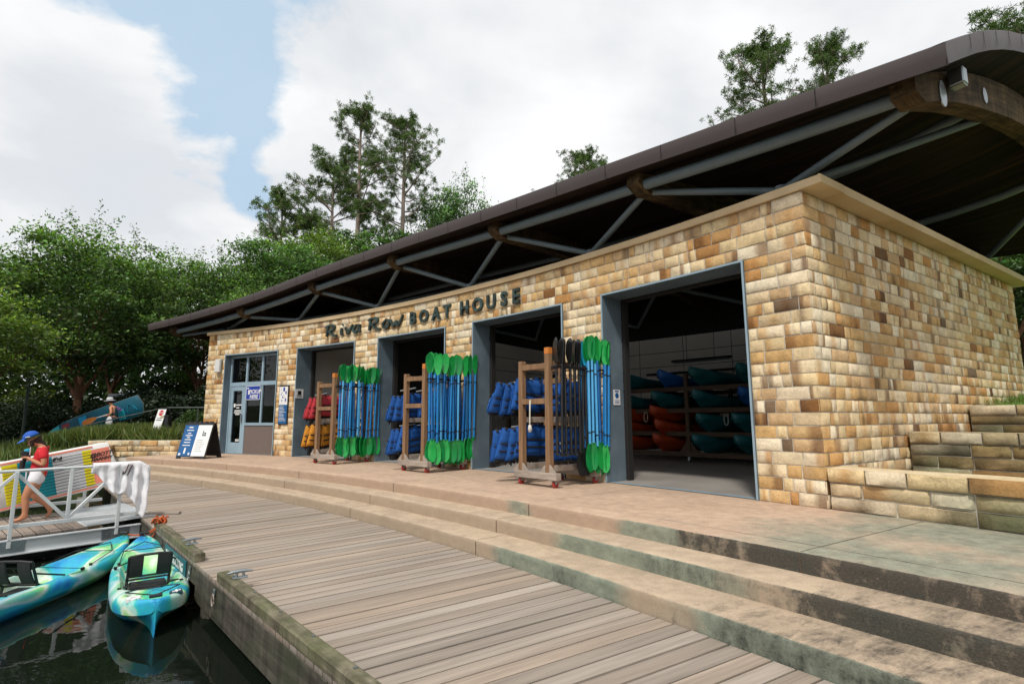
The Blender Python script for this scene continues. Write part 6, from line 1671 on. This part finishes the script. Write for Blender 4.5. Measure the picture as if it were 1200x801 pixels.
BH = lambda x, y: ground_h(x, y)
put(OA, 0, (-18.2, 22.6, BH(-18.2, 22.6)), .4, 'reddish-trunked broadleaf tree behind the nose of the teal board', 1.0, GB)
put(OC, 0, (-17.8, 17.3, -.1), 1.0, 'bright green low tree at the left edge of the photo', .92, GB)
put(OB, 0, (-21.2, 28.5, BH(-21.2, 28.5)), 2.2, 'tall broadleaf tree with feathery top, second in the left skyline', .86, GB)
put(OA, 0, (-16.9, 29.0, BH(-16.9, 29)), 2.6, 'dense broadleaf tree directly behind the person in the sun hat', 1.0, GB)
put(OB, 0, (-15.0, 33.5, BH(-15, 33.5)), 4.0, 'broadleaf tree rising just left of the roof tip', 1.06, GB)
put(OA, 0, (-11.6, 25.6, BH(-11.6, 25.6)), 5.2, 'dark shaded tree right against the far corner of the boat house', .72, GB)
put(OB, 0, (-27, 27, BH(-27, 27)), .9, 'broadleaf tree at the far left behind the lamp post', .9, GB)
put(OC, 0, (-14.2, 38, BH(-14.2, 38) + 5.0), .3, 'sunlit yellow-green treetop showing above the far end of the roof', 1.25, GB)
put(OD, 0, (-22.5, 38, BH(-22.5, 38)), 1.3, 'high round-crowned tree in the second row at the left', .80, GB)
put(OD, 0, (-29, 36, BH(-29, 36)), 3.0, 'high round-crowned tree in the second row at the far left', .82, GB)
put(OD, 0, (-17.5, 43, BH(-17.5, 43)), 4.4, 'high round-crowned tree in the second row left of the pines', .86, GB)
put(OD, 0, (-12.5, 44, BH(-12.5, 44)), 5.7, 'broadleaf tree filling the gap below the two tall pines', 1.12, GB)
put(OD, 0, (-8.0, 46, BH(-8, 46)), .2, 'broadleaf tree at the foot of the right tall pine', 1.12, GB)
put(OB, 0, (-5.0, 47.5, BH(-5, 47.5)), 2.0, 'loose pale green tree rising over the roof right of the pines', (1.05, 1.05, 1.95), GB)
put(OC, 0, (-9.8, 31, BH(-9.8, 31)), 2.0, 'small shaded tree behind the far corner of the boat house', 1.1, GB)
put(OA, 0, (25.0, 26.0, 1.6), 1.1, 'dark tree beyond the right end wall', .9, 'trees beyond the right end wall')
put(OD, 0, (30, 30, 1.6), 2.0, 'large tree beyond the right end wall at the frame edge', 1.0, 'trees beyond the right end wall')
put(OD, 0, (20.5, 33, 1.6), .5, 'shaded tree far behind the right end wall', .9, 'trees beyond the right end wall')
put(OD, 0, (19.7, 21.0, 1.2), 3.4, 'dark-trunked tree standing just beyond the right end wall', .72, 'trees beyond the right end wall')
PA = P_(make_pine('pine_tree', 29, 17, 4.2, 5, 30, top_w=.85)); PB = P_(make_pine('pine_tree', 28.5, 13, 4.4, 9, 40)); PC = P_(make_pine('pine_tree', 20, 9, 4.2, 14, 32)); PD = P_(make_pine('pine_tree', 27, 13, 4.3, 19, 38, top_w=1.0))
GP = 'tall pines behind the boat house'
put(PA, 0, (-13.9, 45, .8), 1.2, 'tall pine with bare reddish trunk, left of the two highest', .97, GP)
put(PB, 0, (-9.7, 45.5, .8), .4, 'tall pine with pale bare trunk, right of the two highest', .97, GP)
put(PC, 0, (-20.0, 45, .8), 2.0, 'shorter pine standing left of the two highest pines', .98, GP)
put(PC, 0, (-16.5, 47, .8), 3.6, 'middle-height pine close to the left of the two highest', 1.18, GP)
put(PC, 0, (-25.5, 55, 1), .5, 'small round pine top on the skyline left of the pines', .82, GP)
put(PD, 0, (7.7, 50, .8), 1.0, 'pine whose top just peeks over the middle of the roof', .975, GP)
put(PD, 0, (18.9, 36.0, .8), 0.3, 'broad pine standing above the right part of the roof', 1.03, GP)
put(PB, 0, (23.8, 37.0, .8), 2.4, 'smaller pine close right of the broad pine above the roof', .985, GP)
put(PC, 0, (30.5, 29.5, .8), 2.4, 'pine twigs showing above the roof crest at the right frame edge', 1.19, GP)

# shrubs, hedge mass and grasses
def make_shrub(name, w, h, n, leafsize, base, seed, cat='shrub'):
    rg = np.random.default_rng(seed); t = thing(name, None, cat); v = rg.normal(size=(n, 3)); v /= np.linalg.norm(v, axis=1, keepdims=True); r = rg.uniform(.3, 1, n) ** .4
    lump = np.array([1 + .28 * mnoise.noise(Vector((a * 2.4 + seed, b * 2.4, c * 2.4))) for a, b, c in v]); p = v * (r * lump)[:, None] * np.array([w, w, h]); p[:, 2] = np.abs(p[:, 2]) * 1.0
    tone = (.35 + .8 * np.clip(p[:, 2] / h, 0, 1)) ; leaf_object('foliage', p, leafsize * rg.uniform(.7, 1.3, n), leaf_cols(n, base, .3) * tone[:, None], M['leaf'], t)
    mb = MB()
    for k in range(5): a = k * 1.3; mb.tube([(0, 0, -.2), (w * .3 * math.cos(a), w * .3 * math.sin(a), h * .6)], [.03, .012], 5)
    mb.build('stem', M['bark'], t); return t
SA = P_(make_shrub('dark_shrub', 1.7, 1.9, 9000, .12, (.016, .030, .012), 3)); SB = P_(make_shrub('yellow_green_shrub', 1.5, 1.5, 6500, .13, (.11, .15, .022), 4)); SC_ = P_(make_shrub('green_shrub', 1.3, 1.1, 6000, .11, (.05, .10, .02), 6))
GS = 'shrubs under the trees on the left bank'; k = 0
names = ['under the lamp post', 'left of the reddish trunk', 'right of the reddish trunk', 'behind the hatted person', 'behind the tail of the teal board', 'left of the upper sandwich board', 'behind the handrail top', 'behind the far corner of the boat house', 'at the far left frame edge', 'deep under the tall trees', 'between the reddish trunk and the person', 'beyond the terrace slabs']
for (x, y, s), nm in zip([(-18.6, 21.6, 1.0), (-20.3, 23.8, 1.15), (-17.2, 24.2, 1.1), (-16.2, 23.2, 1.05), (-14.6, 23.0, 1.1), (-13.0, 23.4, 1.0), (-12.0, 25.0, 1.1), (-10.6, 27, 1.1), (-22.6, 22.6, 1.2), (-19.5, 30, 1.3), (-18.0, 26.5, 1.2), (-13.8, 26.6, 1.25)], names):
    put(SA, 0, (x, y, BH(x, y) - .1), k * 1.7, 'dark evergreen shrub ' + nm, s, GS); k += 1
for (x, y, s, z), nm in zip([(-17.6, 31, 1.2, .8), (-15.5, 30, 1.0, .6), (-22.6, 25.5, 1.1, .6), (-13.2, 34, 1.2, 1.0)], ['glowing behind the reddish trunk', 'glowing under the trees near the roof tip', 'showing behind the lamp post', 'far back beside the boat house']):
    put(SB, 0, (x, y, BH(x, y) + z), k * 1.1, 'sunlit yellow-green shrub ' + nm, s, GS); k += 1
for (x, y, s), nm in zip([(-11.0, 22.6, 1.1), (-12.3, 21.3, .7), (21.5, 23.5, 1.3), (23.5, 26, 1.6)], ['beside the far corner of the boat house', 'behind the upper terrace slab', 'beyond the right end wall', 'farther beyond the right end wall']):
    put(SC_, 0, (x, y, BH(x, y) + (.2 if x > 0 else .1)), k * 1.1, 'fresh green shrub ' + nm, s, GS if x < 0 else 'shrubs beyond the right end wall'); k += 1
# distant wood as one mass
N = 60000; a = nrg.uniform(-1.15, .9, N); dist = nrg.uniform(54, 72, N); hh = nrg.uniform(0, 1, N) ** .8 * (7 + 3.5 * np.sin(a * 17) + 2 * np.sin(a * 41 + 1)); hh = np.maximum(hh, 0)
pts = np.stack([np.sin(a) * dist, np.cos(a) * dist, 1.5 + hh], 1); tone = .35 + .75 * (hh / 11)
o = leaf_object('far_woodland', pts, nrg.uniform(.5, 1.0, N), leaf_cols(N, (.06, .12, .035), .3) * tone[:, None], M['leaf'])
tag(o, 'mass of distant woodland closing the view behind the bank', 'woodland', kind='stuff')
# grasses on the bank
def grass_patch(name, pts, h, col, label, n_per=26):
    L = []; D = []; S = []
    for x, y, z in pts:
        n = n_per; d = nrg.normal(size=(n, 3)) * np.array([.38, .38, .1]); d[:, 2] = 1; s = h * nrg.uniform(.5, 1.2, n); d /= np.linalg.norm(d, axis=1, keepdims=True); L.append(np.array([x, y, z]) + d * s[:, None] * .5 + nrg.normal(size=(n, 3)) * [.08, .08, 0]); D.append(d); S.append(s)
    L = np.concatenate(L); o = leaf_object(name, L, np.concatenate(S), leaf_cols(len(L), col, .3), M['grass_blade'], dirs=np.concatenate(D), aspect=.06); tag(o, label, 'grass', kind='stuff'); return o
pts = []
CL = [(rnd.uniform(-15.0, -9.9), rnd.uniform(16.75, 18.3)) for k in range(46)]
for k in range(780):
    cx_, cy_ = rnd.choice(CL); x = cx_ + rnd.gauss(0, .13); y = max(16.7, cy_ + rnd.gauss(0, .12)); pts.append((x, y, .30 + .12 * sstep(16.6, 18, y) - .35 * (1 - sstep(-15.6, -13, x))))
for k in range(240):
    x = rnd.uniform(-16.5, -13.0); y = rnd.uniform(15.6, 18.6); pts.append((x, y, max(-.3, BH(x, y)) + .02))
grass_patch('ornamental_grass', pts, .52, (.13, .17, .045), 'ornamental grass along the top of the low stone wall')
pts = [(rnd.uniform(-21, -15.5), rnd.uniform(14.6, 18.8), 0) for k in range(520)]; pts = [(x, y, BH(x, y)) for x, y, z in pts if BH(x, y) > -.7]
grass_patch('bank_grass', pts, .5, (.055, .085, .022), 'dark grass on the bank behind the paddle board')
pts = [(rnd.uniform(-19, -10), rnd.uniform(18.8, 24), 0) for k in range(600)]; pts = [(x, y, BH(x, y)) for x, y, z in pts]
grass_patch('shade_grass', pts, .3, (.05, .08, .022), 'shaded grass under the trees on the left bank', 18)
pts = []
for k in range(260): s = rnd.uniform(-3.5, -.1); d = rnd.uniform(5.3, 9.5); p = W(s, d, 1.2 + .1 * (d - 5.3) * .6); pts.append(tuple(p))
grass_patch('lawn_grass', pts, .16, (.12, .19, .03), 'bright grass above the highest planter wall', 24)
# a pale parked vehicle glimpsed behind the trunk
v = thing('parked_van', 'pale blue-white vehicle glimpsed behind the reddish tree trunk', 'van', (-17.9, 27.4, BH(-17.9, 27.4)), R(12))
mb = MB(); out = [(-2.0, .35), (2.0, .35), (2.05, .95), (1.55, 1.1), (1.0, 1.75), (-1.9, 1.8), (-2.05, 1.0)]; mb.prism(out, -.85, .85); mb.build('body', M['vehicle'], v)
mb = MB()
for y in (-.856, .856): mb.prism([(-1.7, 1.15), (-.3, 1.15), (-.3, 1.65), (-1.7, 1.65)], y - .004, y + .004); mb.prism([(-.2, 1.15), (1.25, 1.12), (.9, 1.65), (-.2, 1.65)], y - .004, y + .004)
mb.build('side_window', M['black'], v)
for x in (-1.3, 1.3):
    for y in (-.8, .8): mb = MB(); mb.tube([(x, y - .1, .33), (x, y + .1, .33)], .33, 18); mb.build('wheel', M['black'], v)
# ------------------------------------------------------------------ sky, sun, camera
world = bpy.data.worlds.new('World'); scene.world = world; world.use_nodes = True
nt = world.node_tree; bg = nt.nodes['Background']; bg.inputs['Strength'].default_value = .12
SUN_EL, SUN_AZ = R(52), R(196)     # azimuth of the sun measured from +Y clockwise
sky = nt.nodes.new('ShaderNodeTexSky'); sky.sky_type = 'NISHITA'; sky.sun_disc = False; sky.sun_elevation = SUN_EL; sky.sun_rotation = SUN_AZ; sky.dust_density = 1.5; sky.air_density = 1.0
tc = nt.nodes.new('ShaderNodeTexCoord'); sp = nt.nodes.new('ShaderNodeSeparateXYZ'); nt.links.new(tc.outputs['Generated'], sp.inputs[0])
zz = mth(nt, 'MAXIMUM', mth(nt, 'ADD', sp.outputs[2], .22), .12)
cb = nt.nodes.new('ShaderNodeCombineXYZ'); nt.links.new(mth(nt, 'DIVIDE', sp.outputs[0], zz), cb.inputs[0]); nt.links.new(mth(nt, 'DIVIDE', sp.outputs[1], zz), cb.inputs[1])
n1 = noise(nt, cb.outputs[0], 2.1, 9, .56, .4); n2 = noise(nt, cb.outputs[0], 1.1, 6, .5, .2); n3 = noise(nt, cb.outputs[0], 6.5, 6, .6)
def dirn(x, y, z): v = Vector((x, y, z)).normalized(); return tuple(v)
def gap(center, radii, tilt=0.0):
    """1 inside a soft opening in the cloud deck around a sky direction"""
    c = Vector(dirn(*center)); u = c.cross(Vector((0, 0, 1))).normalized(); w = u.cross(c); ct, st = math.cos(tilt), math.sin(tilt); u, w = u * ct + w * st, w * ct - u * st
    outs = []
    for ax_, r in ((u, radii[0]), (w, radii[1])):
        d = nt.nodes.new('ShaderNodeVectorMath'); d.operation = 'DOT_PRODUCT'; nt.links.new(tc.outputs['Generated'], d.inputs[0]); d.inputs[1].default_value = tuple(ax_ / r); outs.append(mth(nt, 'POWER', mth(nt, 'ABSOLUTE', d.outputs['Value']), 2.0))
    e = nt.nodes.new('ShaderNodeVectorMath'); e.operation = 'DOT_PRODUCT'; nt.links.new(tc.outputs['Generated'], e.inputs[0]); e.inputs[1].default_value = tuple(c)
    s = mth(nt, 'SQRT', mth(nt, 'ADD', outs[0], outs[1])); g = mth(nt, 'SUBTRACT', 1.35, s); return mth(nt, 'MULTIPLY', g, mth(nt, 'GREATER_THAN', e.outputs['Value'], 0.2))

def sky_dir(px, py):   # a sky direction given in degrees: azimuth right of +Y, elevation
    a, e = R(px), R(py); return (math.sin(a) * math.cos(e), math.cos(a) * math.cos(e), math.sin(e))
g1 = gap(sky_dir(-29.8, 32.0), (.088, .19), .25); g2 = gap(sky_dir(-27.6, 23.0), (.045, .12), .1); g3 = gap(sky_dir(-36, 37), (.20, .07), .2); g4 = gap(sky_dir(20, 40), (.6, .35), .0)
gsum = mth(nt, 'MAXIMUM', mth(nt, 'MAXIMUM', g1, g2), g3); gsum = mth(nt, 'MAXIMUM', gsum, -.6)

cov = mth(nt, 'ADD', mth(nt, 'MULTIPLY', mth(nt, 'SUBTRACT', n1, .5), 2.2), mth(nt, 'MULTIPLY', mth(nt, 'SUBTRACT', n3, .5), 1.5))
blue = mth(nt, 'SUBTRACT', gsum, cov)
hole = mth(nt, 'MULTIPLY', mth(nt, 'SUBTRACT', blue, .25), 2.6, clamp=True)
thin = mth(nt, 'MULTIPLY', mth(nt, 'SUBTRACT', mth(nt, 'SUBTRACT', .42, n2), .0), 2.4, clamp=True)
hole2 = mth(nt, 'MAXIMUM', mth(nt, 'MULTIPLY', hole, .85), mth(nt, 'MULTIPLY', thin, .45))
cloud = ramp(nt, mth(nt, 'ADD', mth(nt, 'MULTIPLY', n2, .75), mth(nt, 'MULTIPLY', n1, .25)), [(.43, (6.4, 6.6, 6.9)), (.56, (8.4, 8.45, 8.5)), (.66, (9.0, 9.0, 9.0))])
veil = nt.nodes.new('ShaderNodeMix'); veil.data_type = 'RGBA'; veil.blend_type = 'ADD'; veil.inputs[0].default_value = 1.0
skc = mixc(nt, sky.outputs[0], (4.4, 6.1, 7.7), .8)
c = mixc(nt, cloud, skc, hole2)
nt.links.new(c, bg.inputs['Color'])
sun = bpy.data.lights.new('sun', 'SUN'); sun.energy = 2.8; sun.angle = R(7); sun.color = (1, .95, .87)
so = bpy.data.objects.new('sun', sun); COL.objects.link(so)
sd = Vector((math.sin(SUN_AZ) * math.cos(SUN_EL), math.cos(SUN_AZ) * math.cos(SUN_EL), math.sin(SUN_EL)))
so.rotation_euler = sd.to_track_quat('Z', 'Y').to_euler(); so.location = sd * 60
cam = bpy.data.cameras.new('camera'); co = bpy.data.objects.new('camera', cam); COL.objects.link(co); scene.camera = co
cam.sensor_fit = 'HORIZONTAL'; cam.sensor_width = 36; cam.lens = 18.9; cam.clip_start = .05; cam.clip_end = 2000
pt_, ro_ = R(8.2206), R(-.2225); cp, sp_, cr_, sr_ = math.cos(pt_), math.sin(pt_), math.cos(ro_), math.sin(ro_)
rt = Vector((cr_, -sp_ * sr_, cp * sr_)); up = Vector((-sr_, -sp_ * cr_, cp * cr_)); fw = Vector((0, cp, sp_))
co.matrix_world = Matrix.Translation((0, 0, 1.0)) @ Matrix((rt, up, -fw)).transposed().to_4x4()
scene.view_settings.view_transform = 'Standard'; scene.view_settings.look = 'None'; scene.view_settings.exposure = 0; scene.view_settings.gamma = 1
scene.cycles.use_denoising = True; scene.cycles.max_bounces = 8; scene.cycles.diffuse_bounces = 3; scene.cycles.transparent_max_bounces = 8
for o in bpy.data.objects:
    if 'used' in o: del o['used']
